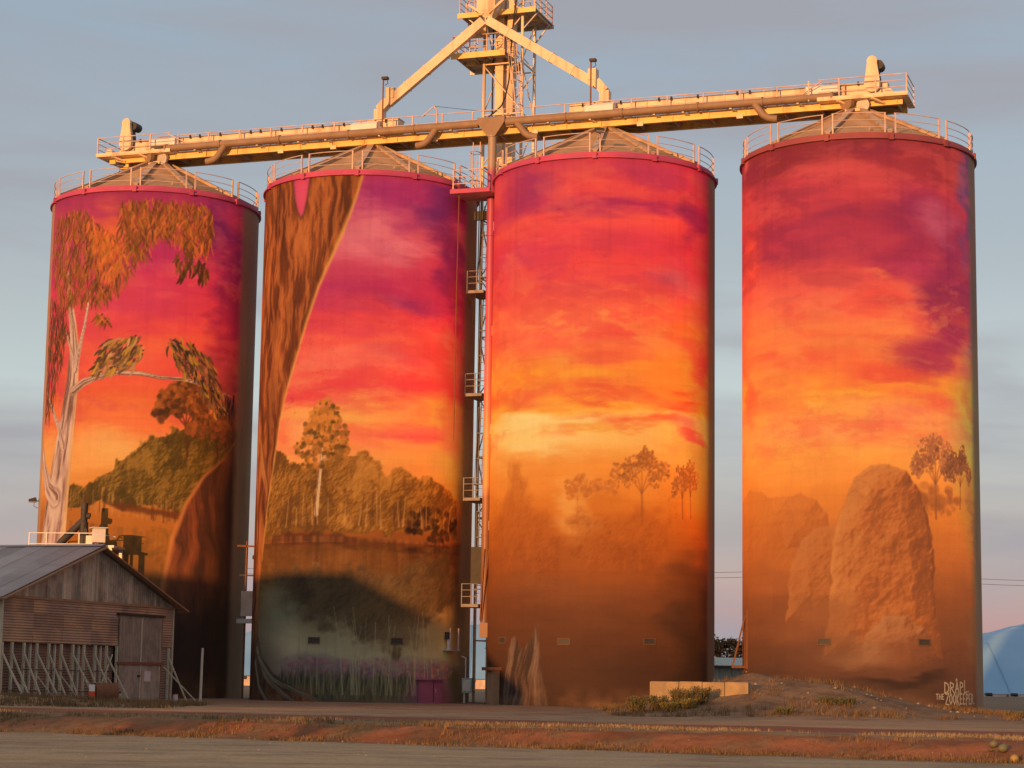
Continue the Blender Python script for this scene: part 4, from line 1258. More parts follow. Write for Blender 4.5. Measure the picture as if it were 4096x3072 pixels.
def silo_protos():
    hide = thing('tmp', (0, 0, 0), None, None)
    b = B()
    for zr in (.42, .78, 1.14):
        b.tube(arc_pts(5.93, -BAY / 2 + .035, BAY / 2 - .035, WALL_H + .12 + zr, 8), .018 if zr < 1 else .024, 6)
    proto['guard_rail'] = b.build('guard_rail', M['rail_paint'], hide, True)
    b = B().box2((5.89, -.035, WALL_H - .05), (5.97, .035, WALL_H + 1.27))
    proto['rail_post'] = b.build('rail_post', M['rail_paint'], hide)
    b = B().box2((5.96, -.11, WALL_H - .15), (6.17, .11, WALL_H + .16))
    proto['rail_bracket'] = b.build('rail_bracket', M['pink_rim'], hide)
    # roof sheet between two ribs, with a small upstand at the eave
    r0, r1, z0, z1 = 5.86, .62, WALL_H + .22, 31.12
    vs_, fs_ = [], []
    n = 6
    for j, (r, z) in enumerate(((r0, z0), ((r0 + r1) / 2, (z0 + z1) / 2 - .02), (r1, z1))):
        for k in range(n + 1):
            a = -BAY / 2 + BAY * k / n
            # each bay is a nearly flat sheet
            rr = r * math.cos(BAY / 2) / math.cos(a) * .35 + r * .65
            vs_.append((rr * math.cos(a), rr * math.sin(a), z))
    for j in range(2):
        for k in range(n):
            q = j * (n + 1) + k
            fs_.append((q, q + 1, q + n + 2, q + n + 1))
    proto['roof_sheet'] = B().add(vs_, fs_).build('roof_sheet', M['roof_steel'], hide)
    b = B()
    a_ = Vector((5.90, 0, WALL_H + .30))
    c_ = Vector((.60, 0, 31.20))
    b.bar(a_, c_, .22, .16)
    b.bar(a_ + Vector((0, 0, .085)), c_ + Vector((0, 0, .085)), .34, .025)
    proto['roof_rib'] = b.build('roof_rib', M['roof_rib'], hide)
    b = B()
    b.tube([(5.3 + .16 * math.cos(t), 0, WALL_H + .55 + .16 * math.sin(t)) for t in np.linspace(-.6, math.pi + .6, 9)], .03, 6)
    proto['lifting_eye'] = b.build('lifting_eye', M['roof_rib'], hide, True)
    # niche for a vent in the wall near the foot: frame, back and sill
    b = B()
    b.box2((5.93, -.34, -.17), (6.02, -.29, .17)).box2((5.93, .29, -.17), (6.02, .34, .17))
    b.box2((5.93, -.29, .13), (6.018, .29, .17)).box2((5.93, -.29, -.17), (6.04, .29, -.12))
    proto['vent_frame'] = b.build('vent_frame', M['vent_rim'], hide)
    b = B().box2((5.90, -.29, -.12), (6.006, .29, .13))  # dark back panel stands in for the shade inside the niche
    proto['vent_shade_panel'] = b.build('vent_shade_panel', M['dark_steel'], hide)
    return hide


hide = silo_protos()
VENTS = [(), ((-0.4212, 3.19), (0.3183, 3.21)), ((-0.3123, 3.23), (0.4214, 3.30), (-1.0027, 3.30)), ((-0.3004, 3.34), (0.5209, 3.37))]
silos = []
for i, (cx, cy) in enumerate(CENT):
    s = thing('grain_silo', (cx, cy, 0), SILO_LABEL[i], 'silo', 'painted grain silos in a row')
    silos.append(s)
    face = math.atan2(-cy, -cx)
    silo_wall(i, s, face)
    # rim: a folded band that overhangs the wall
    rim = B().lathe([(5.80, WALL_H + .27), (5.97, WALL_H + .25), (6.03, WALL_H + .03), (6.13, WALL_H - .01), (6.13, WALL_H - .09), (6.02, WALL_H - .11), (6.01, WALL_H - .02)], 96)
    rim.build('rim_band', M['pink_rim'] if i < 3 else M['dark_rim'], s, True)
    B().lathe([(.02, 31.42), (.55, 31.36), (.80, 31.18), (.84, 31.02)], 24).build('apex_cap', M['roof_steel'], s, True)
    off = R_((3, 7, 10, 1)[i])
    for k in range(NB):
        a = face + off + BAY * k
        inst(proto['roof_sheet'], s, (0, 0, 0), a)
        inst(proto['roof_rib'], s, (0, 0, 0), a + BAY / 2)
        inst(proto['guard_rail'], s, (0, 0, 0), a)
        inst(proto['rail_post'], s, (0, 0, 0), a + BAY / 2 - .045)
        inst(proto['rail_post'], s, (0, 0, 0), a - BAY / 2 + .045)
        rb_ = inst(proto['rail_bracket'], s, (0, 0, 0), a + BAY / 2)
        if i == 3:
            rb_.material_slots[0].link = 'OBJECT'
            rb_.material_slots[0].material = M['dark_rim']
        if k % 3 == 0:
            inst(proto['lifting_eye'], s, (0, 0, 0), a + .1)
    for (th, z) in VENTS[i]:
        fr = inst(proto['vent_frame'], s, (0, 0, z), face + th)
        inst(proto['vent_shade_panel'], fr, (0, 0, 0), 0)
for c in list(hide.children):
    bpy.data.objects.remove(c)
bpy.data.objects.remove(hide)

# writing near the foot of the right-hand silo, brushed in pale paint on the wall
GLY = {'D': [[(0, 0), (0, 1), (.55, .85), (.7, .5), (.55, .12), (0, 0)]],
       'R': [[(0, 0), (.05, 1), (.6, .85), (.55, .55), (.06, .48)], [(.2, .48), (.7, 0)]],
       'A': [[(0, 0), (.35, 1), (.7, 0)], [(.14, .38), (.58, .38)]],
       'P': [[(.05, -.12), (.05, 1), (.6, .9), (.62, .6), (.06, .45)]],
       'L': [[(.1, 1.15), (.05, 0), (.75, .08)]],
       'T': [[(0, .95), (.7, 1)], [(.35, 1), (.32, 0)]],
       'H': [[(0, 0), (.03, 1)], [(.6, 0), (.63, 1)], [(.02, .5), (.6, .52)]],
       'E': [[(.6, 1), (.02, .96), (.04, .02), (.6, .04)], [(.03, .5), (.5, .52)]],
       'Z': [[(0, .95), (.8, 1.02), (.02, 0), (.85, -.06)]],
       'O': [[(.35, 0), (.05, .3), (.05, .7), (.35, 1), (.65, .7), (.65, .3), (.35, 0)]],
       'K': [[(.02, -.05), (.06, 1.1)], [(.65, 1.05), (.07, .45), (.72, -.1)]],
       '.': [[(.1, .05), (.16, .12)]],
       'o': [[(.15, 0), (0, .15), (.15, .3), (.3, .15), (.15, 0)]]}


def writing(parent, face, lines):
    b = B()

    def seg(p, q, w):
        d = Vector((q[0] - p[0], q[1] - p[1]))
        if d.length < 1e-5:
            return
        d.normalize()
        nrm = Vector((-d.y, d.x)) * w / 2
        p2, q2 = Vector(p) - d * w * .3, Vector(q) + d * w * .3
        vs_ = []
        for c in (p2 - nrm, q2 - nrm * .8, q2 + nrm * .8, p2 + nrm):
            a = c.x / RAD + face
            vs_.append((6.005 * math.cos(a), 6.005 * math.sin(a), c.y))
        b.add(vs_, [(0, 1, 2, 3)])
    for txt, x0, z0, wd, hg, st, slope in lines:
        x = x0
        for ch in txt:
            if ch == ' ':
                x += wd * .5
                continue
            for ln in GLY[ch]:
                for k in range(len(ln) - 1):
                    seg((x + ln[k][0] * wd, z0 + ln[k][1] * hg + (x - x0) * slope), (x + ln[k + 1][0] * wd, z0 + ln[k + 1][1] * hg + (x - x0) * slope), st)
            x += wd * (.95 if ch != '.' else .4)
    return b.build('signature', worn('pale_brushed_paint', (.42, .40, .32), (.34, .32, .25), rough=.8, scale=8), parent)


sx = 4.27
face4 = math.atan2(-CENT[3][1], -CENT[3][0])
writing(silos[3], face4, [('DRAPL.', sx + .02, 0.98, .38, .50, .075, .02), ('o', sx + .80, 0.98 + .56, .34, .44, .05, 0),
                          ('THE', sx - .52, 0.67, .19, .26, .045, 0), ('ZOOKEEPER.', sx + .06, 0.45, .275, .50, .065, 0)])

# ------------------------------------------------------------------ conveyor bridge along the silo tops
br = row_thing('conveyor_bridge', (0, 0, 31.0), 'long yellow beam walkway carrying the conveyors over the silo tops', 'walkway')
YF, YB = -.75, .95
ZB, ZT = 31.16, 31.58
for nm, y in (('front_beam', YF), ('back_beam', YB)):
    b = B()
    b.box2((-23.5, y - .03, ZB + .03), (23.2, y + .03, ZT - .03))
    b.box2((-23.5, y - .11, ZT - .032), (23.2, y + .11, ZT))
    b.box2((-23.5, y - .11, ZB), (23.2, y + .11, ZB + .032))
    b.build(nm, M['yellow_beam'], br)
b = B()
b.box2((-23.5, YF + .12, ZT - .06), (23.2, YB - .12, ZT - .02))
b.build('deck_plate', M['bounce_under'], br)
for k in range(24):
    s_ = -23.1 + k * 2.0
    B().bar((s_, YF + .035, ZB + .2), (s_, YB - .035, ZB + .2), .10, .24).build('cross_member', M['bounce_under'], br)
    if k < 23:
        B().bar((s_ + .1, YF + .15, ZB + .12), (s_ + 1.9, YB - .15, ZB + .12), .06, .05).build('deck_brace', M['bounce_under'], br)
    B().box2((s_ - .02, YF - .10, ZB + .034), (s_ + .02, YF - .031, ZT - .034)).build('stiffener', M['yellow_beam'], br)
# deeper girder below the outer ends
B().box2((-22.9, YF + .1, 30.86), (-22.3, YF + .5, ZB - .005)).build('end_girder', M['yellow_beam'], br)
for s_ in (-12.3, -9.0, -2.8, 3.1, 9.1, 14.6):
    B().box2((s_ - .17, YF - .125, ZB - .12), (s_ + .17, YF - .03, ZB + .1)).build('hanger_plate', M['cream_steel'], br)
# hand rails along the front edge
RS = [-24.0, -22.3, -20.5, -19.0, -17.0, -15.0, -13.0, -11.0, -9.0, -7.4, -5.4, -4.2, -2.4, -.6, 1.2, 3.0, 4.8, 6.6, 8.6, 10.6, 12.6, 14.6, 16.6, 18.4, 20.0, 21.9, 23.5]
for s_ in RS:
    end = s_ < -19.5 or s_ > 18
    yb = -1.35 if end else YF - .02
    B().box2((s_ - .035, yb - .03, ZT - .05), (s_ + .035, yb + .03, ZT + 1.05)).build('hand_rail_post', M['rail_paint'], br)
for zr, r in ((.55, .022), (1.03, .03)):
    B().tube([(-20.4, YF - .02, ZT + zr), (19.9, YF - .02, ZT + zr)], r, 6).build('hand_rail', M['rail_paint'], br)
for (s0, s1) in ((-24.0, -19.2), (18.9, 23.5)):
    b = B()
    b.box2((s0 - .05, -1.42, ZT - .10), (s1 + .05, YF - .13, ZT - .045))
    b.build('end_platform', M['cream_steel'], br)
    b = B().box2((s0 - .05, -1.44, ZT - .044), (s1 + .05, -1.40, ZT + .10))
    b.build('toe_board', M['cream_steel'], br)
    xe = (s0 - .05, s0 + .5) if s0 < 0 else (s1 - .29, s1 + .05)
    B().box2((xe[0], YF - .129, ZT - .10), (xe[1], 1.3, ZT - .045) if s0 > 0 else (xe[1] - .05, 1.3, ZT - .045)).build('end_plate', M['cream_steel'], br)
    for zr, r in ((.38, .022), (.72, .022), (1.05, .03)):
        B().tube([(s0, -1.35, ZT + zr), (s1, -1.35, ZT + zr)], r, 6).build('hand_rail', M['rail_paint'], br)
        e_ = s0 if s0 < 0 else s1
        B().tube([(e_, -1.35, ZT + zr), (e_, 1.25, ZT + zr)], r, 6).build('hand_rail', M['rail_paint'], br)
    e_ = s0 if s0 < 0 else s1
    B().box2((e_ - .035, 1.2, ZT - .05), (e_ + .035, 1.27, ZT + 1.05)).build('hand_rail_post', M['rail_paint'], br)
    b = B().bar((s1 - .2 if s0 < 0 else s0 + .2, -1.35, ZT + 1.0), (s1 + 1.6 if s0 < 0 else s0 - 1.6, YF - .05, ZT + .1), .05, .05)
    b.build('rail_strut', M['rail_paint'], br)
    for q in range(2):
        se = s0 + 1.0 + q * 1.8
        B().bar((se, -1.38, ZT - .12), (se + .55, YF - .06, ZB + .10), .14, .10).build('platform_bracket', M['cream_steel'], br)

# ------------------------------------------------------------------ the two covered conveyors
def conveyor(s0, s1, flip, label, drive_s, inlet_s):
    t = row_thing('chain_conveyor', (s0, .1, ZT), label, 'conveyor', 'covered conveyors on the silo tops')
    z0, z1 = ZT + .42, ZT + 1.0
    y0, y1 = -.28, .42
    n = int((s1 - s0) / 1.95)
    L = (s1 - s0) / n
    for k in range(n):
        a = s0 + k * L
        b = B().box2((a + .02, y0, z0), (a + L - .02, y1, z1))
        b.box2((a + .01, y0 - .05, z1 - .03), (a + L - .01, y1 + .05, z1 + .03))
        b.box2((a + .01, y0 - .04, z0 - .02), (a + L - .01, y1 + .04, z0 + .03))
        ho = b.build('housing', M['cream_steel'], t)
        b = B().box2((a - .035, y0 - .06, z0 - .04), (a + .015, y1 + .06, z1 + .05))
        b.build('flange', M['cream_steel'], ho)
        B().box2((a + L * .3, y0 - .12, z1 - .10), (a + L * .3 + .10, y0 - .055, z1 + .10)).build('cover_clamp', M['black'], ho)
        if k % 2 == 0:
            B().box2((a + L * .62, y0 - .12, z1 - .10), (a + L * .62 + .10, y0 - .055, z1 + .10)).build('cover_clamp', M['black'], ho)
        B().box2((a + L * .5 - .05, y0 + .06, ZT - .02), (a + L * .5 + .05, y1 - .06, z0 - .02)).build('support_foot', M['galv'], t)
    # drive guard: tall rounded case with a motor behind
    d = drive_s
    zc = ZT + 1.1
    pts = []
    for tt in np.linspace(-20, 200, 12):
        pts.append((d + .27 * math.cos(R_(tt)), 0, zc + 1.0 + .28 * math.sin(R_(tt))))
    for tt in np.linspace(180, 360, 12):
        pts.append((d + .42 * math.cos(R_(tt)), 0, zc - .25 + .42 * math.sin(R_(tt))))
    b = B().prism([(p[0], -.62, p[2]) for p in pts], (0, .24, 0))
    dg = b.build('drive_guard', M['cream_steel'], t)
    c3 = [(d + (p[0] - d) * .93, 0, zc + (p[2] - zc) * .95) for p in pts]
    B().prism([(p[0] + .05, -.375, p[2]) for p in c3], (0, .34, 0)).build('guard_back', M['dark_steel'], dg)
    B().tube([(d + .30, -.34, zc + .85), (d + .30, .35, zc + .85)], .26, 12).build('motor', M['dark_steel'], dg, True)
    sg = 1 if flip else -1
    b = B()
    b.prism([(d - .55, y0 - .02, z0 - .12), (d + .75, y0 - .02, z0 - .12), (d + .75, y0 - .02, z1 + .02), (d - .30, y0 - .02, z1 + .02)], (0, y1 - y0 + .04, 0))
    b.build('head_box', M['cream_steel'], t)
    hs = d - sg * 2.6
    b = B().prism([(hs - .85, y0 - .62, z0 + .05), (hs - .85, y0 - .07, z0 + .05), (hs - .85, y0 - .07, z1 + .04), (hs - .85, y0 - .25, z1 + .04), (hs - .85, y0 - .62, z0 + .42)], (1.7, 0, 0))
    b.build('side_hood', M['white_paint'], t)
    B().tube([(d - sg * -.9, -.9, ZT + .25), (d - sg * -.9, -.7, ZT + .25)], .22, 12).build('bearing_cover', M['cream_steel'], t, True)
    # tail: inlet box and a white hood on the front
    b = B().box2((inlet_s - .95, y0 - .10, z0 - .06), (inlet_s + .95, y1 + .10, z1 + .10))
    b.box2((inlet_s - 1.0, y0 - .15, z1 + .101), (inlet_s + 1.0, y1 + .15, z1 + .14))
    b.build('inlet_box', M['cream_steel'], t)
    hs = inlet_s + sg * .9 * (1 if flip else 1)
    b = B().prism([(hs - .8, y0 - .72, z0 - .02), (hs - .8, y0 - .17, z0 - .02), (hs - .8, y0 - .17, z1 - .02), (hs - .8, y0 - .36, z1 - .02), (hs - .8, y0 - .72, z0 + .34)], (1.6, 0, 0))
    b.build('side_hood', M['white_paint'], t)
    # discharge chute over each silo
    for cs in (-20.66, -6.89) if s0 < 0 else (6.89, 20.66):
        B().box2((cs - .32, -.2, 31.3), (cs + .32, .35, z0 - .03)).build('drop_chute', M['cream_steel'], t)
    return t


conveyor(-23.0, -5.3, False, 'cream covered conveyor above the two left-hand silos, drive at its left end', -22.6, -6.2)
conveyor(5.0, 22.3, True, 'cream covered conveyor above the two right-hand silos, drive at its right end', 21.6, 5.9)

# round explosion lids at the crown of the two outer silos
for k, s_ in enumerate((-20.5, 20.55)):
    t = row_thing('crown_hatch', (s_, -.95, 31.0), ('pair of round brown lids at the crown of the farthest left silo', 'pair of round brown lids at the crown of the far right silo')[k], 'hatch', 'round lids at the silo crowns')
    B().tube([(s_ - .25, -1.18, 31.38), (s_ - .13, -.98, 31.42)], .40, 18).build('lid', M['duct'], t, True)
    B().tube([(s_ + .62, -1.02, 31.22), (s_ + .66, -.86, 31.25)], .36, 18).build('lid', M['galv'], t, True)
    B().box2((s_ - .3, -1.1, 30.9), (s_ + .5, -.86, 31.05)).build('hinge_bracket', M['cream_steel'], t)

# ------------------------------------------------------------------ dust duct in front of the beam
du = row_thing('dust_duct', (.75, -1.3, 4.0), 'brown round duct along the silo tops with elbows and a painted down pipe', 'duct')
YD = -1.22
ZD = 31.74
duct = [(-19.6, -7.9), (-7.9, -.05), (1.55, 8.2), (8.2, 19.7)]
for s0, s1 in duct:
    B().tube([(s0, YD, ZD), (s1, YD, ZD)], .225 if abs(s0) < 9 and abs(s1) < 9 else .205, 20).build('duct_run', M['duct'], du, True)
for s_ in (-16.0, -12.2, -7.9, -3.9, 5.0, 8.2, 12.4, 15.9, 19.6, -19.5):
    B().tube([(s_ - .05, YD, ZD), (s_ + .05, YD, ZD)], .26, 20).build('duct_collar', M['duct'], du, True)
for s_ in (-17.6, -13.6, -11.0, -9.3, -6.0, -1.7, 2.4, 4.0, 6.4, 10.0, 11.6, 14.2, 17.8):
    b = B().bar((s_, YD + .05, ZD - .24), (s_ + .22, YF - .10, ZD - .30), .10, .05)
    b.box2((s_ - .06, YD - .10, ZD - .27), (s_ + .06, YD + .12, ZD - .228))
    b.build('duct_bracket', M['galv'], du)
for s_, sg in ((-15.7, -1), (-2.6, -1), (2.2, 1), (15.5, 1)):
    pts = [(s_, YD, ZD - .1), (s_ + sg * .22, YD - .02, ZD - .42), (s_ + sg * .45, YD, ZD - .72), (s_ + sg * .68, YD + .02, ZD - .88), (s_ + sg * 1.0, YD + .05, ZD - .95), (s_ + sg * 1.18, YD + .06, ZD - .96)]
    B().tube(pts, .19, 16).build('duct_elbow', M['duct'], du, True)
# junction hopper and the pipe running down between the middle silos
b = B()
prof = [(ZD + .27, .80, .30), (ZD - .02, .80, .30), (ZD - .28, .62, .28), (ZD - .80, .235, .235)]
vs_, fs_ = [], []
for z, hx_, hy_ in prof:
    vs_ += [(.75 - hx_, YD - hy_, z), (.75 + hx_, YD - hy_, z), (.75 + hx_, YD + hy_, z), (.75 - hx_, YD + hy_, z)]
for j in range(3):
    for k in range(4):
        k2 = (k + 1) % 4
        fs_.append((j * 4 + k, (j + 1) * 4 + k, (j + 1) * 4 + k2, j * 4 + k2))
fs_.append((0, 1, 2, 3))
b.add(vs_, fs_).build('duct_junction', M['duct'], du)


def pipe_paint():
    m, nt, bs = nmat('pipe_painted_to_match_the_wall')
    n, l = nt.nodes, nt.links
    geo = n.new('ShaderNodeNewGeometry')
    sp = n.new('ShaderNodeSeparateXYZ')
    no = n.new('ShaderNodeTexNoise')
    no.inputs['Scale'].default_value = .6
    mr = n.new('ShaderNodeMath')
    mr.operation = 'MULTIPLY_ADD'
    mr.inputs[1].default_value = 1 / 32.0
    ad = n.new('ShaderNodeMath')
    ad.operation = 'MULTIPLY_ADD'
    ad.inputs[1].default_value = .06
    r = n.new('ShaderNodeValToRGB')
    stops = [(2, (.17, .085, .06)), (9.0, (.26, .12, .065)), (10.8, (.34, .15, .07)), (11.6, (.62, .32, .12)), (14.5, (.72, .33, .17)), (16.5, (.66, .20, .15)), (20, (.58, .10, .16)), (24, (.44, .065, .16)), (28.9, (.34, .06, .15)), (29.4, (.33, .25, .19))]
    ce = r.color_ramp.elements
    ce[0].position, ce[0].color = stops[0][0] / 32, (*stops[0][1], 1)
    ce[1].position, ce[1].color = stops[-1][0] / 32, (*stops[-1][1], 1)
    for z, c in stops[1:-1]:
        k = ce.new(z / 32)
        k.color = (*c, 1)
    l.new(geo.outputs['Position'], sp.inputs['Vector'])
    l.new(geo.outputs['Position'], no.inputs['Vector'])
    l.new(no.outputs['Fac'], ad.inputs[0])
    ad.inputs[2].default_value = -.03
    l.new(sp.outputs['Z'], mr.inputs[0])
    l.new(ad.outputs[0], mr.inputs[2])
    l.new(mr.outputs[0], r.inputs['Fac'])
    l.new(r.outputs['Color'], bs.inputs['Base Color'])
    bs.inputs['Roughness'].default_value = .5
    return m


M['pipe_paint'] = pipe_paint()
zs = [30.96, 25.4, 19.6, 14.2, 9.0, 4.3]
for k in range(5):
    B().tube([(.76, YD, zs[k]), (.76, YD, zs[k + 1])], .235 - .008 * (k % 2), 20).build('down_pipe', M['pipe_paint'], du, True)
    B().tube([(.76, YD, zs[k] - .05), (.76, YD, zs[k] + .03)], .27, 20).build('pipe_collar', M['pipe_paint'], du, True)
    if k:
        B().box2((.95, YD - .16, zs[k] + .2), (1.28, YD + .25, zs[k] + .72)).build('pipe_bracket', M['pipe_paint'], du)
b = B().box2((.56, YD - .22, 3.5), (1.16, YD + .22, 4.28))
b.build('pipe_outlet_box', M['pipe_paint'], du)
b = B().bar((.80, YD - .28, 8.2), (.62, YD - .3, 4.4), .06, .06)
b.bar((1.05, YD - .28, 8.2), (.70, YD - .3, 4.4), .05, .05)
b.build('pipe_stay', M['rust'], du)

# ------------------------------------------------------------------ platform linking the middle silos
lp = row_thing('link_platform', (0, -1.6, 27.6), 'small magenta railed platform bridging the gap between the two middle silos', 'platform')
b = B().box2((-1.10, -2.6, 27.55), (1.12, -.7, 27.62))
b.build('floor_plate', M['bounce_under'], lp)
B().box2((-1.14, -2.66, 27.52), (1.16, -2.61, 27.76)).build('edge_beam', M['pink_rim'], lp)
B().box2((-1.14, -.69, 27.48), (1.16, -.62, 27.72)).build('back_beam', M['bounce_under'], lp)
B().box2((-.55, -.4, 26.5), (1.0, -.2, 27.0)).build('tie_beam', M['dark_steel'], lp)
for s_ in (-.98, .62):
    for y in (-2.58, -.75):
        B().box2((s_ - .03, y - .03, 27.63), (s_ + .03, y + .03, 28.85)).build('rail_post', M['rail_paint'], lp)
for zr in (.45, .85, 1.22):
    b = B().tube([(-.98, -.75, 27.62 + zr), (-.98, -2.58, 27.62 + zr), (.62, -2.58, 27.62 + zr), (.62, -.75, 27.62 + zr)], .026, 6)
    b.build('guard_rail', M['rail_paint'], lp)

# ------------------------------------------------------------------ caged ladder with landings in the gap
la = row_thing('access_ladder', (-.1, -.6, 0), 'caged ladder with landings in the gap between the two middle silos', 'ladder')


def cage_ladder(root, p, q, side, matr, hoops, w=.42, out=.62, front=(0, -1, 0)):
    """stiles, rungs, hoops and straps between two points"""
    p, q = Vector(p), Vector(q)
    s = Vector(side).normalized() * w / 2
    f = Vector(front)
    for sg in (-1, 1):
        B().bar(p + s * sg, q + s * sg, .05, .05).build('stile', matr, root)
    n = int((q - p).length / .42)
    for k in range(n):
        c = p.lerp(q, (k + .5) / n)
        B().bar(c - s, c + s, .03, .03).build('rung', matr, root)
    arcs = []
    for k in range(hoops):
        c = p.lerp(q, (k + .6) / hoops)
        pts = []
        for tt in np.linspace(0, math.pi, 9):
            pts.append(c + s * 1.35 * math.cos(tt) + f * out * math.sin(tt))
        arcs.append(pts)
        B().tube(pts, .028, 6).build('cage_hoop', matr, root)
    for j in (2, 4, 6):
        if len(arcs) > 1:
            B().tube([a[j] for a in arcs], .018, 5).build('cage_strap', matr, root)


for k, zl in enumerate((22.4, 16.7, 11.0, 5.28)):
    B().box2((-.62, -1.15, zl - .16), (.36, .9, zl)).build('landing', M['shade_galv'], la)
    for s_ in (-.60, -.05):
        B().box2((s_ - .025, -1.14, zl), (s_ + .025, -1.09, zl + 1.1)).build('landing_post', M['shade_galv'], la)
    for zr in (.4, .75, 1.08):
        B().tube([(-.6, -.1, zl + zr), (-.6, -1.115, zl + zr), (.3, -1.115, zl + zr)], .022, 6).build('landing_rail', M['shade_galv'], la)
    top = 27.5 if k == 0 else (22.3, 16.6, 10.9)[k - 1]
    cage_ladder(la, (-.28 + .1 * (k % 2), .55, zl), (-.05, .55, top), (1, 0, 0), M['shade_galv'], 4)
cage_ladder(la, (-.55, -.2, 27.7), (-.52, -.2, 31.0), (1, 0, 0), M['rail_paint'], 2)
b = B()
B().tube([(-.05, -.9, 27.4), (-.08, -.9, 24), (-.22, -.95, 21.5)], .03, 6).build('cable', M['cable'], la)
B().tube([(.05, -.85, 27.4), (.0, -.9, 24.2), (-.3, -1.0, 20.5)], .03, 6).build('cable', M['cable'], la)
B().box2((-.45, -.2, 6.4), (.15, .1, 8.4)).build('switch_cabinet', M['dark_steel'], la)
B().tube([(-.70, -2.35, 28.6), (-.76, -2.35, 22), (-.78, -2.3, 14)], .028, 6).build('conduit', M['rust'], la)

# ------------------------------------------------------------------ elevator tower behind the middle gap
tw = row_thing('elevator_tower', (0, 3.6, 0), 'tall cream lattice elevator tower rising behind the two middle silos', 'tower')
X0, X1, Y0, Y1 = -1.15, 1.15, 2.5, 4.7
for x, y in ((X0, Y0), (X1, Y0), (X0, Y1), (X1, Y1)):
    B().box2((x - .07, y - .07, 0), (x + .07, y + .07, 41.5)).build('tower_leg', M['galv'] if y > 3 else M['cream_steel'], tw)
lv = [0, 3.4, 6.8, 10.2, 13.6, 17, 20.4, 23.8, 27.2, 30.3, 33.3, 36.3, 39.2, 41.4]
for k, z in enumerate(lv[1:]):
    for (p, q) in (((X0, Y0), (X1, Y0)), ((X1, Y0), (X1, Y1)), ((X1, Y1), (X0, Y1)), ((X0, Y1), (X0, Y0))):
        B().bar((p[0], p[1], z), (q[0], q[1], z), .07, .07).build('girt', M['cream_steel'], tw)
        zp = lv[k]
        a_, c_ = ((p, q) if k % 2 else (q, p))
        if z > 8:
            B().bar((a_[0], a_[1], zp + .1), (c_[0], c_[1], z - .1), .055, .055).build('diagonal', M['cream_steel'], tw)
# the two bucket-elevator trunks
for (a_, c_, y) in ((-.56, -.08, 2.72), (.12, .50, 2.80)):
    for k in range(14):
        et = B().box2((a_, y, k * 3.0 + .02), (c_, y + .62, k * 3.0 + 2.98)).build('elevator_trunk', M['cream_steel'], tw)
        B().box2((a_ - .04, y - .04, k * 3.0 - .03), (c_ + .04, y + .66, k * 3.0 + .019)).build('trunk_flange', M['cream_steel'], et)


def deck(x0, x1, y0, y1, z, rails, beam=.26):
    B().box2((x0, y0, z), (x1, y1, z + .05)).build('deck_plate', M['bounce_under'], tw)
    B().box2((x0 - .05, y0 - .06, z - beam), (x1 + .05, y0 - .001, z + .07)).build('deck_beam', M['yellow_beam'], tw)
    B().box2((x0 - .05, y1 + .001, z - beam), (x1 + .05, y1 + .06, z + .07)).build('deck_beam', M['galv'], tw)
    B().box2((x0 + .3, (y0 + y1) / 2 - .06, z - beam + .04), (x1 - .1, (y0 + y1) / 2 + .06, z - .002)).build('deck_beam', M['yellow_beam'], tw)
    for k in range(4):
        xx = x0 + .15 + k * (x1 - x0 - .3) / 3
        B().box2((xx - .04, y0 + .02, z - .14), (xx + .04, y1 - .02, z - .003)).build('joist', M['bounce_under'], tw)
    for (p, q) in rails:
        for zr in (.4, .75, 1.1):
            B().tube([(*p, z + zr), (*q, z + zr)], .026, 6).build('guard_rail', M['rail_paint'], tw)
        n = max(1, int(round((Vector(q) - Vector(p)).length / 1.1)))
        for k in range(n + 1):
            c = Vector(p).lerp(Vector(q), k / n)
            B().box2((c.x - .028, c.y - .028, z + .05), (c.x + .028, c.y + .028, z + 1.12)).build('rail_post', M['rail_paint'], tw)


deck(-2.75, .42, 1.45, 4.6, 36.70, [((-2.72, 1.48), (.38, 1.48)), ((-2.72, 1.48), (-2.72, 4.55)), ((-2.72, 4.55), (-1.3, 4.55))])
deck(-2.6, 2.05, 2.0, 5.3, 39.25, [((2.02, 2.05), (2.02, 5.25)), ((-2.55, 2.05), (-2.55, 5.25)), ((2.02, 5.25), (-2.55, 5.25)), ((.9, 2.02), (2.02, 2.02))], .22)
B().box2((-1.9, 1.3, 37.9), (-.9, 2.4, 38.1)).build('deck_beam', M['yellow_beam'], tw)
for sg, x in ((-1, X0), (1, X1)):
    B().bar((x, Y0, 38.2), (x + sg * 1.0, Y0 - .2, 39.1), .07, .07).build('knee_brace', M['galv'], tw)
    B().bar((x, Y1, 38.0), (x + sg * .9, Y1, 39.1), .07, .07).build('knee_brace', M['galv'], tw)
# head hopper and the distributor below it
b = B()
vs_, fs_ = [], []
for z, h in ((41.0, .58), (39.15, .55), (38.75, .34), (38.4, .30)):
    vs_ += [(-.62 - h, 1.5 - h * .7, z), (-.62 + h, 1.5 - h * .7, z), (-.62 + h, 1.5 + h * .9, z), (-.62 - h, 1.5 + h * .9, z)]
for j in range(3):
    for k in range(4):
        k2 = (k + 1) % 4
        fs_.append((j * 4 + k, (j + 1) * 4 + k, (j + 1) * 4 + k2, j * 4 + k2))
fs_ += [(0, 1, 2, 3), (15, 14, 13, 12)]
b.add(vs_, fs_).build('head_hopper', M['cream_steel'], tw)
B().bar((-.45, 1.2, 38.9), (.55, 1.2, 39.7), .22, .12).build('hopper_strut', M['cream_steel'], tw)
B().bar((-.80, 1.2, 38.9), (-1.7, 1.2, 39.5), .16, .12).build('hopper_strut', M['cream_steel'], tw)
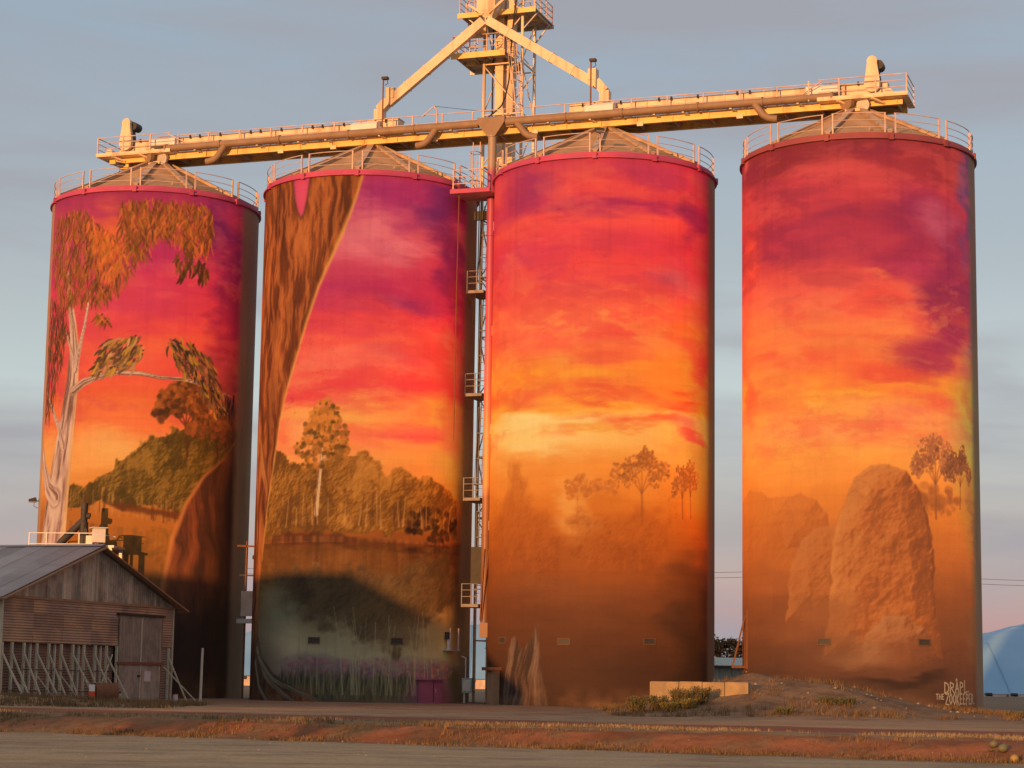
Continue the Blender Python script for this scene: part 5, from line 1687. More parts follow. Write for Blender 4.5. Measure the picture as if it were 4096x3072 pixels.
B().box2((-.98, .93, 38.35), (-.78, 1.08, 38.75)).build('gate_motor', M['dark_steel'], tw)
B().tube([(-.45, .92, 38.5), (-.45, 1.02, 38.5)], .08, 10).build('inspection_plug', M['dark_steel'], tw)
cage_ladder(tw, (1.30, 1.9, 32.6), (.62, 1.95, 38.4), (1, 0, .1), M['rail_paint'], 4, .40, .6)
cage_ladder(tw, (-1.9, 3.2, 36.8), (-2.0, 3.2, 41.0), (0, 1, 0), M['rail_paint'], 3, .4, .5, (-1, 0, 0))
B().tube([(1.05, 1.75, 41.2), (1.0, 1.75, 39.75), (.83, 1.75, 38.3), (.72, 1.75, 36.8), (.65, 1.7, 35.05), (.5, 1.6, 34.1), (.3, 1.5, 33.5), (-.1, 1.3, 33.05), (-.4, 1.2, 32.8)], .045, 8).build('power_cable', M['cable'], tw)
B().tube([(-.66, 2.6, 38.4), (-.66, 2.6, 24)], .05, 6).build('power_cable', M['cable'], tw)

# ------------------------------------------------------------------ spouts from the head down to the conveyors
def spout(label, pts_top, knee, inlet):
    t = row_thing('grain_spout', inlet, label, 'spout', 'square spouts from the tower head to the conveyors')
    a_, c_ = Vector(pts_top), Vector(knee)
    n = 5
    for k in range(n):
        p, q = a_.lerp(c_, k / n), a_.lerp(c_, (k + 1) / n)
        d = (q - p).normalized()
        ss = B().bar(p + d * .012, q - d * .012, .46, .50).build('spout_section', M['cream_steel'], t)
        if k:
            B().bar(p - d * .05, p + d * .011, .52, .56).build('spout_flange', M['cream_steel'], ss)
    i_ = Vector(inlet)
    B().bar(c_ + Vector((0, 0, .12)), i_ + Vector((0, 0, .65)), .50, .50).build('spout_elbow', M['cream_steel'], t)
    B().box2((i_.x - .27, i_.y - .27, i_.z), (i_.x + .27, i_.y + .27, i_.z + .68)).build('spout_foot', M['cream_steel'], t)
    B().box2((i_.x - .31, i_.y - .31, i_.z + .02), (i_.x + .31, i_.y + .31, i_.z + .10)).build('spout_flange', M['galv'], t)
    cb = c_.lerp(a_, .03)
    B().box2((cb.x - .24, cb.y - .25, cb.z + .1), (cb.x + .24, cb.y + .25, cb.z + .72)).build('vent_box', M['cream_steel'], t)
    return t


spout('long square spout sloping down to the left from the tower head', (-.75, 1.15, 38.45), (-6.05, .05, 33.75), (-6.55, .07, 32.72))
spout('long square spout sloping down to the right from the tower head', (-.45, 1.15, 38.45), (6.35, .05, 33.85), (6.85, .07, 32.72))

# ------------------------------------------------------------------ lamp masts and small gear on the bridge
for k, (s_, lab) in enumerate(((-6.0, 'rusty lamp mast on the bridge beside the left spout'), (6.3, 'rusty lamp mast on the bridge beside the right spout'))):
    t = row_thing('lamp_mast', (s_, YF - .1, ZT), lab, 'lamp', 'lamp masts on the bridge')
    B().tube([(s_, YF - .12, ZT), (s_, YF - .12, ZT + 3.3)], .045, 8).build('mast', M['rust'], t)
    lh = B().box2((s_ - .05, YF - .30, ZT + 3.28), (s_ + .30, YF + .0, ZT + 3.42)).build('lamp_head', M['dark_steel'], t)
    B().tube([(s_ + .22, YF - .1, ZT + 3.28), (s_ + .28, YF - .1, ZT + 3.05), (s_ + .10, YF - .1, ZT + 2.95)], .02, 5).build('lamp_cable', M['cable'], lh)
t = row_thing('hoist_davit', (-2.75, YF - .05, ZT), 'small bent davit post on the bridge left of the tower', 'davit')
B().tube([(-2.7, YF - .1, ZT), (-2.7, YF - .1, ZT + 1.25), (-2.9, YF - .1, ZT + 1.5)], .05, 8).build('davit_post', M['rail_paint'], t)
B().bar((-2.9, YF - .1, ZT + 1.48), (-3.6, YF - .1, ZT + .95), .05, .05).build('davit_stay', M['rail_paint'], t)
B().tube([(-2.9, YF - .1, ZT + 1.5), (-.4, YF + .1, ZT + 1.1), (.9, YF + .2, ZT + .95)], .014, 5).build('guy_wire', M['cable'], t)


def floodlight(loc, rz, label, arm=.5):
    t = thing('floodlight', loc, label, 'floodlight', 'floodlights fixed to the silos', rz)
    B().bar((-arm, 0, 0), (0, 0, 0), .05, .05).build('lamp_arm', M['rust'], t)
    B().prism([(-.05, -.22, -.02), (.42, -.22, -.06), (.42, -.22, .08), (.02, -.22, .20)], (0, .44, 0)).build('lamp_body', M['dark_steel'], t)
    lb = t.children[-1]
    B().box2((.0, -.19, -.085), (.40, .19, -.062)).build('lamp_glass', M['galv'], lb)
    B().tube([(.1, 0, -.03), (.12, 0, -.3), (-.1, 0, -.4)], .02, 5).build('lamp_bracket', M['rust'], lb)
    return t


floodlight((-26.95, 117.0, 10.95), R_(190), 'floodlight sticking out from the left edge of the farthest left silo', .5)
c1 = CENT[0]
floodlight((c1[0] - 1.15, c1[1] - 5.95, 29.55), R_(-60), 'floodlight on the rail at the top of the farthest left silo', .15)
floodlight((CENT[2][0] - .6, CENT[2][1] - 6.0, 29.5), R_(-80), 'floodlight on the rail of the third silo from the left', .15)

# ------------------------------------------------------------------ the old shed on the left
SHX, SHY = -22.0, 90.0
SH_A = math.atan2(.943, .334)
sh = thing('old_shed', (SHX, SHY, 0), 'old weathered shed with rusty siding and grey gabled tin roof at the left', 'shed', None, SH_A)
GW, RIDGE, EAVE, WTOP, SBOT = 15.25, 7.22, 4.72, 4.60, 2.62
DEPTH = 26.0


def roof_z(x):
    return RIDGE - (RIDGE - EAVE) * abs(x - GW / 2) / (GW / 2)


nb = 22
for k in range(nb):
    x0, x1 = k * GW / nb, (k + 1) * GW / nb - .012
    z0a = WTOP + .06
    if x0 < GW / 2 < x1:
        poly = [(x0, 0, z0a), (x1, 0, z0a), (x1, 0, roof_z(x1) - .05), (GW / 2, 0, RIDGE - .05), (x0, 0, roof_z(x0) - .05)]
    else:
        poly = [(x0, 0, z0a), (x1, 0, z0a), (x1, 0, max(roof_z(x1) - .05, z0a + .02)), (x0, 0, max(roof_z(x0) - .05, z0a + .02))]
    o = B().prism([(p[0], -.02 - .012 * (k % 2), p[2]) for p in poly], (0, .05, 0)).build('gable_board', M['board'], sh)
B().box2((-.02, -.06, WTOP - .05), (GW + .02, .02, WTOP + .055)).build('gable_trim', M['barge'], sh)
# rusty corrugated sheets, three courses
DX0, DX1, DTOP = 9.95, 14.05, 4.12
rowsz = [(SBOT, SBOT + .64), (SBOT + .64, SBOT + 1.30), (SBOT + 1.30, WTOP - .052)]
for r, (za, zb) in enumerate(rowsz):
    xs = [0.02, 2.5, 5.0, 7.5, DX0] if r < 2 else [0.02, 2.5, 5.0, 7.5, 10.2, 12.7, GW - .02]
    for k in range(len(xs) - 1):
        zc = zb
        j = lambda q=.02: rng.uniform(-q, q)
        zt = zc + .03 if r < 2 else zc - .01
        y_ = -.012 - .012 * ((k + r) % 2)
        B().prism([(xs[k] + .004 + j(.01), y_ + j(.012), za + .004 + j(.018)), (xs[k + 1] - .004 + j(.01), y_ + j(.012), za + .004 + j(.018)), (xs[k + 1] - .004, y_ + j(.012), zt + j(.01)), (xs[k] + .004, y_ + j(.012), zt + j(.01))], (0, .035, 0)).build('siding_sheet', M['siding'], sh)
    if r < 2:
        B().box2((DX1 + .2, -.02, za), (GW - .02, .03, zb - .005)).build('siding_sheet', M['siding'], sh)
B().box2((DX0 - .02, -.02, DTOP), (GW - .021, .028, SBOT + 1.296)).build('door_lintel', M['siding'], sh)
# lower wall, set back behind the props
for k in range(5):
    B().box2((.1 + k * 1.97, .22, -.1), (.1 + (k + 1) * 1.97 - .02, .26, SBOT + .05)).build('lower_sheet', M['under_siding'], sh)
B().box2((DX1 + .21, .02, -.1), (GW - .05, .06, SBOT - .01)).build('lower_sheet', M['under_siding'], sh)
# the double door and its rail
for a_, c_ in ((DX0, 12.0), (12.03, DX1)):
    d1 = B().box2((a_, -.10, 1.88), (c_, -.05, DTOP - .02)).build('door', M['door_board'], sh)
    d2 = B().box2((a_ + .05, -.09, -.05), (c_ - .02, -.04, 1.75)).build('door', M['door_board'], sh)
B().box2((DX0 - .2, -.16, 1.75), (DX1 + .25, -.035, 1.88)).build('door_rail', M['rust'], sh)
B().box2((DX0 - .25, -.20, DTOP - .02), (DX1 + .15, -.03, DTOP + .08)).build('door_track', M['dark_steel'], sh)
B().box2((11.98, -.125, .05), (12.06, -.10, 4.0)).build('door_stile', M['post_wood'], d2)
B().box2((12.45, -.112, .95), (13.05, -.093, 1.45)).build('notice', M['paper'], d2)
B().box2((11.75, -.15, 1.18), (12.0, -.10, 1.26)).build('door_latch', M['dark_steel'], d2)
# props: upright posts with a raking brace each
for k, x in enumerate((0.07, 0.85, 1.79, 2.84, 3.82, 4.86, 5.86, 6.83, 7.83, 8.85, 9.80, 14.86)):
    B().box2((x - .055, -.10, -.15), (x + .055, .0, SBOT - .01)).build('prop_post', M['post_wood'], sh)
    pp = sh.children[-1]
    if k not in (10,):
        B().bar((x, -.08, 2.15), (x + .12, -1.15 - .25 * (k % 3 == 0), -.1), .065, .065).build('raking_brace', M['post_wood'], pp)
    if k % 2 and k < 10:
        B().bar((x + .1, -.08, 1.15), (x + .3, -1.1, -.08), .045, .045).build('raking_brace', M['post_wood'], pp)
    if k in (2, 4, 6, 8):
        B().box2((x + .75, .10, -.1), (x + .86, .2, SBOT - .02)).build('inner_post', M['white_post'], sh)
B().bar((9.3, -.12, 2.2), (7.2, -.5, 0), .05, .05).build('raking_brace', M['post_wood'], sh)
B().bar((14.3, -.1, 1.7), (14.6, -1.9, -.05), .05, .05).build('raking_brace', M['post_wood'], sh)
B().bar((.2, -.12, .55), (9.7, -.12, .42), .03, .03).build('prop_wire', M['dark_steel'], sh)
B().bar((.2, -.12, 1.45), (9.7, -.12, 1.40), .03, .03).build('prop_wire', M['dark_steel'], sh)
# left long wall and back
for k in range(11):
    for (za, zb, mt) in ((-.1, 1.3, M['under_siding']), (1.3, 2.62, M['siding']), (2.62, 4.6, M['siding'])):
        B().box2((-.01, .06 + k * 2.36, za), (.04, .06 + (k + 1) * 2.36 - .012, zb - .008)).build('wall_sheet', mt, sh)
    B().bar((-.1, .5 + k * 2.36, 2.2), (-1.1, .5 + k * 2.36, -.05), .065, .065).build('raking_brace', M['post_wood'], sh)
B().box2((-.12, -.10, -.15), (-.012, .05, EAVE - .05)).build('corner_post', M['post_wood'], sh)
B().box2((GW + .001, -.06, -.1), (GW + .09, .06, WTOP)).build('corner_post', M['post_wood'], sh)
B().box2((GW - .04, .07, -.1), (GW - .001, DEPTH, WTOP)).build('back_wall', M['siding'], sh)
B().box2((.05, DEPTH - .05, -.1), (GW - .05, DEPTH, WTOP + .3)).build('end_wall', M['siding'], sh)
# roof sheets, ridge cap, barge boards
SL = math.atan2(RIDGE - EAVE, GW / 2)
nr = 26
ov = .62
for sgn in (-1, 1):
    ex = GW / 2 + sgn * (GW / 2 + ov)
    ez = EAVE - ov * math.tan(SL) + .02
    pr = None
    for k in range(nr):
        y0 = -.42 + k * (DEPTH + .6) / nr
        y1 = y0 + (DEPTH + .6) / nr - .01
        dz = .012 * (k % 2)
        q = [(GW / 2, y0, RIDGE + .03 + dz), (ex, y0, ez + dz), (ex, y1, ez + dz), (GW / 2, y1, RIDGE + .03 + dz)]
        if sgn > 0:
            q = q[::-1]
        B().prism(q, (0, 0, .03)).build('roof_sheet', M['tin_roof'], sh)
    B().bar((GW / 2, -.45, RIDGE - .06), (ex + sgn * .06, -.45, ez - .09), .06, .24, (0, -1, 0)).build('barge_board', M['barge'], sh)
    B().box2((ex - .04, -.40, ez - .12), (ex + .04, DEPTH + .1, ez - .01)).build('eave_board', M['barge'], sh)
B().prism([(GW / 2 - .25, -.44, RIDGE + .02), (GW / 2, -.44, RIDGE + .12), (GW / 2 + .25, -.44, RIDGE + .02), (GW / 2, -.44, RIDGE + .085)], (0, DEPTH + .6, 0)).build('ridge_cap', M['tin_roof'], sh)

# ------------------------------------------------------------------ intake gear standing between the shed and the first silo
ip = thing('railed_platform', (-24.35, 110.9, 0), 'white railed platform showing just above the ridge of the old shed', 'platform', None, R_(-6))
B().box2((-1.55, -.1, 7.98), (3.2, 2.0, 8.10)).build('floor_plate', M['galv'], ip)
for x in (-1.5, -.55, 1.25, 2.15):
    B().box2((x - .03, -.09, 8.10), (x + .03, -.03, 8.77)).build('rail_post', M['white_paint'], ip)
for z in (8.15, 8.74):
    B().tube([(-1.5, -.06, z), (2.15, -.06, z)], .03, 6).build('guard_rail', M['white_paint'], ip)
B().tube([(2.15, -.06, 8.72), (3.15, .3, 8.57)], .025, 6).build('guard_rail', M['white_paint'], ip)
for x, y in ((-1.4, .0), (3.0, .0), (-1.4, 1.9), (3.0, 1.9)):
    B().box2((x - .08, y - .08, 0), (x + .08, y + .08, 7.98)).build('platform_leg', M['galv'], ip)
B().box2((1.50, .35, 8.10), (1.85, .65, 8.64)).build('gear_box', M['white_paint'], ip)
B().tube([(1.8, .3, 8.72), (1.95, .3, 8.93), (2.1, .3, 8.82)], .04, 6).build('lifting_hoop', M['white_paint'], ip)
au = thing('grain_auger', (-23.05, 111.5, 0), 'dark upright auger with a sloping chute behind the old shed roof', 'auger', None, 0)
B().tube([(0, 0, 0), (0, 0, 9.39)], .24, 14).build('auger_tube', M['dark_steel'], au, True)
B().tube([(0, 0, 9.39), (0, 0, 10.42)], .19, 14).build('auger_head', M['dark_steel'], au, True)
B().tube([(-.02, 0, 9.49), (-1.15, -.2, 8.26), (-1.3, -.25, 7.90)], .20, 12).build('chute', M['dark_steel'], au, True)
B().tube([(.16, -.1, 9.75), (.34, -.1, 9.70)], .16, 12).build('auger_motor', M['dark_steel'], au, True)
B().prism([(-.25, -.22, 8.10), (.35, -.22, 8.10), (.2, -.22, 9.03), (-.1, -.22, 9.03)], (0, .44, 0)).build('boot', M['dark_steel'], au)
wb = thing('meter_box', (-22.0, 110.4, 0), 'white box with an overhanging lid on legs behind the old shed ridge', 'box', None, R_(22))
B().box2((-.30, -.30, 8.23), (.30, .30, 8.99)).build('box_body', M['white_paint'], wb)
bb_ = wb.children[-1]
B().box2((-.46, -.42, 8.99), (.42, .42, 9.03)).build('box_lid', M['white_paint'], bb_)
for x, y in ((-.25, -.25), (.25, -.25), (.25, .25), (-.25, .25)):
    B().box2((x - .03, y - .03, 0), (x + .03, y + .03, 8.23)).build('box_leg', M['rust'], wb)
B().box2((-.33, -.12, 8.41), (-.302, .12, 8.72)).build('box_door', M['white_paint'], bb_)

# ------------------------------------------------------------------ small things round the shed and silos
def gp(x, y):
    return (x, y, hz(x, y))


px_, py_ = (-15.10, 102.53)
t = thing('tall_post', gp(px_, py_), 'tall pale post standing right of the old shed', 'post')
B().tube([(0, 0, -.2), (.03, 0, 2.55)], [.075, .06], 10).build('post_shaft', M['white_post'], t, True)
B().tube([(.03, 0, 2.552), (.03, 0, 2.60)], .068, 10).build('post_cap', M['galv'], t, True)
px_, py_ = -17.54, 88.0
t = thing('marker_post', gp(px_, py_), 'short marker post, red below and white on top, before the old shed', 'post')
B().box2((-.12, -.06, -.1), (.12, .06, .52)).build('red_part', M['red_paint'], t)
B().box2((-.115, -.055, .521), (.115, .055, .80)).build('white_part', M['white_paint'], t)
px_, py_ = -17.9, 94.6
t = thing('rusty_roller', gp(px_ - .3, py_ - .2), 'rusty iron roller lying among the shed props', 'roller', None, R_(25))
dr_ = B().tube([(-.5, 0, .45), (.5, 0, .45)], .42, 20).build('drum', M['rust'], t, True)
for k in range(5):
    a = k * 2 * math.pi / 5
    B().bar((.53, 0, .45), (.53, .38 * math.cos(a), .45 + .38 * math.sin(a)), .07, .05).build('spoke', M['barge'], dr_)
B().tube([(-.7, 0, .45), (.7, 0, .45)], .05, 8).build('axle', M['dark_steel'], t)
px_, py_ = -16.4, 103.0
t = thing('discarded_tin', gp(px_, py_), 'small pale tin dropped by the braces right of the shed door', 'tin')
B().tube([(0, 0, 0), (0, .0, .30)], .13, 12).build('tin_body', M['paper'], t, True)
B().tube([(0, 0, .302), (0, 0, .33)], .14, 12).build('tin_lid', M['red_paint'], t, True)

# painted cabinet and bracket against the second silo
f2 = math.atan2(-CENT[1][1], -CENT[1][0])
M['cab_pink'] = worn('pink_painted_cabinet', (.46, .12, .20), (.34, .09, .15), rough=.6, scale=2)
th, z = (0.6308, 0.46)
t = thing('painted_cabinet', (CENT[1][0] + 6.0 * math.cos(f2 + th), CENT[1][1] + 6.0 * math.sin(f2 + th), 0), 'pink painted metal cabinet against the foot of the second silo', 'cabinet', None, f2 + th)
B().box2((.06, -.62, 0), (.55, .62, 1.20)).build('cabinet_body', M['cab_pink'], t)
cb_ = t.children[-1]
B().box2((-.05, -.74, 1.202), (.66, .74, 1.27)).build('cabinet_lid', M['cab_pink'], t)
B().box2((.551, -.02, .05), (.565, .02, 1.15)).build('door_joint', M['dark_steel'], cb_)
B().box2((.566, .12, .55), (.60, .16, .75)).build('cabinet_handle', M['galv'], cb_)
th, z = (0.8756, 2.91)
t = thing('wall_bracket', (CENT[1][0] + 6.0 * math.cos(f2 + th), CENT[1][1] + 6.0 * math.sin(f2 + th), z - .1), 'pale shelf bracket with two uprights low on the second silo', 'bracket', None, f2 + th)
B().box2((.0, -.42, -.04), (.55, .42, .04)).build('shelf', M['galv'], t)
for y in (-.36, .36):
    B().box2((.45, y - .03, .04), (.51, y + .03, 1.15)).build('upright', M['rail_paint'], t)
B().tube([(.2, -.15, .04), (.2, -.15, .55)], .08, 10).build('sensor', M['white_paint'], t, True)
B().tube([(.15, -.15, .56), (.15, -.15, .95)], .17, 10).build('sensor_hood', M['dark_steel'], t, True)
f4 = face4
th, z = (-1.2624, 1.78)
t = thing('rusty_strut', (CENT[3][0] + 6.0 * math.cos(f4 + th), CENT[3][1] + 6.0 * math.sin(f4 + th), 2.1), 'rusty triangular strut low on the left edge of the far right silo', 'strut', None, f4 + th)
B().bar((-.1, 0, 0), (.75, 0, 0), .08, .10).build('strut_arm', M['rust'], t)
B().bar((.70, 0, .06), (.05, 0, 2.6), .07, .07).build('strut_stay', M['rust'], t)
B().box2((-.05, -.25, -.1), (.05, .25, 2.9)).build('strut_plate', M['rust'], t)
f3 = math.atan2(-CENT[2][1], -CENT[2][0])
th, z = (-1.0812, 1.96)
t = thing('pipe_plinth', (CENT[2][0] + 6.0 * math.cos(f3 + th), CENT[2][1] + 6.0 * math.sin(f3 + th), 0), 'brown capped plinth at the left foot of the third silo', 'plinth', None, f3 + th)
B().box2((.02, -.30, 0), (.45, .30, 1.75)).build('plinth_body', M['barge'], t)
B().box2((-.02, -.45, 1.752), (.70, .45, 1.92)).build('plinth_cap', M['rust'], t)
t = row_thing('switch_box', (-.35, -1.1, 0), 'grey switch box on a post in the gap between the middle silos', 'box')
B().box2((-.40, -1.15, 0), (-.30, -1.05, 1.2)).build('box_post', M['galv'], t)
B().box2((-.45, -1.25, .55), (.12, -.95, 1.35)).build('box_body', M['shed_grey'], t)
B().box2((-.38, -1.28, .65), (.05, -1.252, 1.25)).build('box_door', M['galv'], t)
B().tube([(-.3, -1.1, 1.35), (-.3, -1.1, 2.4), (-.55, -1.1, 2.5)], .04, 6).build('conduit', M['galv'], t)
t = row_thing('cable_rack', (-13.7, -.2, 0), 'cable rack and small cabinet in the gap right of the farthest left silo', 'rack')
B().box2((-13.95, -.3, 0), (-13.87, -.2, 8.8)).build('rack_post', M['rust'], t)
B().bar((-14.5, -.25, 8.55), (-13.2, -.25, 8.50), .10, .10).build('rack_arm', M['rust'], t)
B().bar((-14.3, -.25, 6.9), (-13.0, -.25, 6.85), .08, .08).build('rack_arm', M['dark_steel'], t)
B().box2((-14.1, -.4, 4.6), (-13.1, -.1, 6.0)).build('rack_cabinet', M['bounce_under'], t)
B().box2((-14.3, -.5, 4.2), (-12.9, 0, 4.45)).build('rack_shelf', M['galv'], t)
B().tube([(-13.5, -.25, 7.9), (-13.3, -.25, 7.9)], .12, 8).build('rack_lamp', M['dark_steel'], t)

# ------------------------------------------------------------------ block wall beside the heap
bw = thing('block_wall', (5.9, 85.3, 0), 'low wall of four tan concrete blocks beside the weedy heap', 'wall', None, R_(-17))
xs = 0.0
for k in range(4):
    L = (1.22, .96, .92, .98)[k]
    b = B()
    e_ = .03
    z0, z1 = -.1, 1.34 + .012 * (k % 2)
    x0, x1 = xs, xs + L - .025
    vs_ = []
    for (zz_, ins) in ((z0, 0), (z1 - e_, 0), (z1, e_)):
        vs_ += [(x0 + ins, -.30 + ins, zz_), (x1 - ins, -.30 + ins, zz_), (x1 - ins, .30 - ins, zz_), (x0 + ins, .30 - ins, zz_)]
    fs_ = []
    for j in range(2):
        for q in range(4):
            q2 = (q + 1) % 4
            fs_.append((j * 4 + q, j * 4 + q2, (j + 1) * 4 + q2, (j + 1) * 4 + q))
    fs_ += [(3, 2, 1, 0), (8, 9, 10, 11)]
    b.add(vs_, fs_).build('block', M['block'], bw)
    xs += L

# ------------------------------------------------------------------ far things behind the silos
def bunker(name_label, x0, x1, y0, y1, ridge, hip, wall=1.0, skew=0.0):
    t = thing('grain_bunker', (x0, y0, 0), name_label, 'grain bunker', 'blue tarped grain bunkers')
    nx, ny = 60, 24
    W_, D_ = x1 - x0, y1 - y0
    vs_, fs_ = [], []
    gx = np.linspace(0, W_, nx)
    gy = np.linspace(0, D_, ny)
    for y in gy:
        for x in gx:
            ex = min(x, W_ - x) / hip
            ey = min(y, D_ - y) / (D_ / 2)
            h = min(1.0, ex, ey) if True else 0
            # ropes draw the sheet in every few metres
            sag = -.10 * math.exp(-((x % 6.0) - 3) ** 2 / .08) * (1 if h > .05 else 0)
            wav = .12 * (float(vnoise(np.array([x * .35]), np.array([y * .5]), 5)[0]) - .5)
            vs_.append((x, y, wall + (ridge - wall) * (h ** .9) + sag + wav * (h > .02)))
    for j in range(ny - 1):
        for k in range(nx - 1):
            q = j * nx + k
            fs_.append((q, q + 1, q + nx + 1, q + nx))
    tp = B().add(vs_, fs_).build('tarp', M['tarp'], t, True)
    for k in range(int(W_ / 6) + 1):
        x = 3 + 6 * k
        if x < W_:
            pts = []
            for y in np.linspace(.1, D_ * .5, 9):
                h = min(1.0, min(x, W_ - x) / hip, y / (D_ / 2))
                pts.append((x + .4, y, wall + (ridge - wall) * h ** .9 + .12))
            B().tube(pts, .04, 4).build('strap', M['strap'], tp)
    for k in range(int(W_ / 3)):
        B().tube([(k * 3.0 + .4, -.25, wall * .8), (k * 3.0 + 1.2, -.3, wall * .8)], .22, 6).build('weight_tyre', M['black'], t)
    B().box2((-.3, -.35, 0), (W_ + .3, -.01, wall - .1)).build('bunker_wall', M['bounce_under'], t)
    B().box2((-.35, -.01, 0), (-.02, D_, wall - .1)).build('bunker_wall', M['bounce_under'], t)
    for k in range(int(W_ / 6)):
        B().bar((3 + k * 6, -.42, .05), (3 + k * 6, -.42, wall), .12, .12).build('wall_post', M['rust'], t)
    return t


bunker('blue tarped grain heap seen right of the far right silo', 38.0, 130.0, 246.0, 290.0, 11.5, 37.0, .35)
bunker('blue tarped grain heap seen through the gaps between the left-hand silos', -50.0, 22.0, 246.0, 276.0, 8.2, 24.0, 1.2)
fs = thing('farm_shed', (13.2, 149.0, 0), 'low grey-green shed seen between the two right-hand silos', 'shed', None, R_(14))
for k in range(12):
    B().box2((k * 1.0, -.02, 0), (k * 1.0 + .985, .03, 2.45)).build('wall_sheet', M['shed_grey'], fs)
B().box2((0, .031, 0), (.05, 6.0, 2.45)).build('end_wall', M['shed_grey'], fs)
B().prism([(-.3, -.35, 2.48), (-.3, 3.0, 3.1), (-.3, 6.3, 2.48), (-.3, 3.0, 2.98)], (12.6, 0, 0)).build('roof', M['shed_grey'], fs)
B().tube([(-.3, -.42, 2.42), (12.3, -.42, 2.42)], .08, 8).build('gutter', M['dark_steel'], fs)
B().box2((.12, -.10, .1), (.22, -.021, 2.4)).build('down_pipe', M['white_paint'], fs)

pl = thing('power_line', (30.0, 205.0, 0), 'thin overhead power wires crossing behind the silos at the right', 'power line')
for x in (-75.0, 0.0, 75.0):
    B().tube([(x, 0, 0), (x, 0, 12.2)], [.18, .12], 8).build('pole', M['bark'], pl, True)
    B().bar((x - .0, -1.1, 11.7), (x, 1.1, 11.7), .14, .14).build('cross_arm', M['bark'], pl)
for yy, dz in ((-1.0, 0.0), (1.0, .62)):
    pts = [(x, yy, 11.85 + dz - .9 * (1 - ((x % 75.0) / 37.5 - 1) ** 2)) for x in np.linspace(-75, 75, 41)]
    B().tube(pts, .018, 5).build('wire', M['cable'], pl)


def crown_mesh(rg, clumps, per, leaf):
    """leaf-sized faces scattered through clumps: (centre, radii)"""
    vs_, fs_ = [], []
    for (c, r) in clumps:
        for k in range(per):
            u = Vector((rg.gauss(0, 1), rg.gauss(0, 1), rg.gauss(0, 1))).normalized() * (rg.random() ** .45)
            p = Vector((c[0] + u.x * r[0], c[1] + u.y * r[1], c[2] + u.z * r[2]))
            d = Vector((rg.gauss(0, 1), rg.gauss(0, 1), rg.gauss(-.6, .8))).normalized()
            s = d.cross(Vector((rg.gauss(0, 1), rg.gauss(0, 1), rg.gauss(0, 1)))).normalized()
            L, w = leaf * rg.uniform(.7, 1.4), leaf * rg.uniform(.22, .42)
            b0 = len(vs_)
            vs_ += [p, p + d * L * .5 + s * w, p + d * L, p + d * L * .5 - s * w]
            fs_.append((b0, b0 + 1, b0 + 2, b0 + 3))
    return vs_, fs_


def tree(loc, H, spread, label, seed, mt, group=None, leaf=.35, nc=16, per=150):
    rg = random.Random(seed)
    t = thing('gum_tree', loc, label, 'tree', group)
    b = B()
    th_ = H * .42
    b.tube([(0, 0, -.2), (.05 * H * .3, 0, th_ * .5), (0, 0, th_)], [H * .032, H * .026, H * .02], 8)
    cl = []
    for k in range(nc):
        a = 2 * math.pi * k / nc * 2.4 + rg.uniform(-.3, .3)
        rr = spread * rg.uniform(.25, .95)
        zt = H * rg.uniform(.55, .93) * (1 - .12 * rr / spread)
        e_ = (rr * math.cos(a), rr * math.sin(a), zt)
        m_ = (e_[0] * .45, e_[1] * .45, th_ + (zt - th_) * .5)
        b.tube([(0, 0, th_ * .92), m_, e_], [H * .013, H * .009, H * .003], 6)
        cl.append((e_, (spread * rg.uniform(.2, .34), spread * rg.uniform(.2, .34), H * rg.uniform(.07, .13))))
    b.build('trunk', M['bark'], t, True)
    v, f = crown_mesh(rg, cl, per, leaf)
    B().add(v, f).build('crown', mt, t)
    return t


tree((19.2, 186.0, 0), 5.6, 2.9, 'thin-crowned tree behind the low shed between the two right-hand silos', 3, M['leaf_rust'], 'trees behind the silos', .30, 20, 130)
tree((24.0, 192.0, 0), 4.2, 2.4, 'low rust-leaved bush tree at the left edge of the far right silo', 4, M['leaf_rust'], 'trees behind the silos', .28, 16, 120)
tree((68.6, 300.0, 0), 8.4, 3.2, 'rust-brown tree top over the tarp, nearest to the far right silo', 8, M['leaf_rust'], 'trees behind the silos', .45, 18, 130)
tree((71.9, 300.0, 0), 7.6, 2.6, 'small rust-brown tree top over the tarp, second from the far right silo', 6, M['leaf_rust'], 'trees behind the silos', .42, 14, 120)

# ------------------------------------------------------------------ what shades the left: a hip-roofed grain shed out of view, and a few gums
s_ang = math.atan2(-sun_dir.x, -sun_dir.y)          # bearing of the light's travel, from +Y towards +X
lt = Vector((math.sin(s_ang), math.cos(s_ang), 0))      # the way the light travels over the ground
rt = Vector((math.cos(s_ang), -math.sin(s_ang), 0))     # to the right of it
edge = Vector(((-8.25, 108.40, 6.66)))                       # where the end of the ridge's shadow falls on the second silo
DIST = 72.0
zr = edge.z + DIST * math.tan(R_(SUN_EL))
base = edge - lt * DIST
hs = thing('storage_shed', (base.x, base.y, 0), 'big hip-roofed storage shed standing out of view to the left', 'shed', None, math.atan2(rt.y, rt.x))
we, hw = 6.4, 9.0
B().box2((-46, -hw, -.5), (hw * .95, hw, we)).build('wall', M['shed_grey'], hs)
vs_ = [(-46.5, -hw - .5, we), (hw * 1.0 + .4, -hw - .5, we), (hw * 1.0 + .4, hw + .5, we), (-46.5, hw + .5, we), (-38, 0, zr), (0, 0, zr)]
B().add(vs_, [(0, 1, 5, 4), (1, 2, 5), (2, 3, 4, 5), (3, 0, 4), (3, 2, 1, 0)]).build('roof', M['tin_roof'], hs)

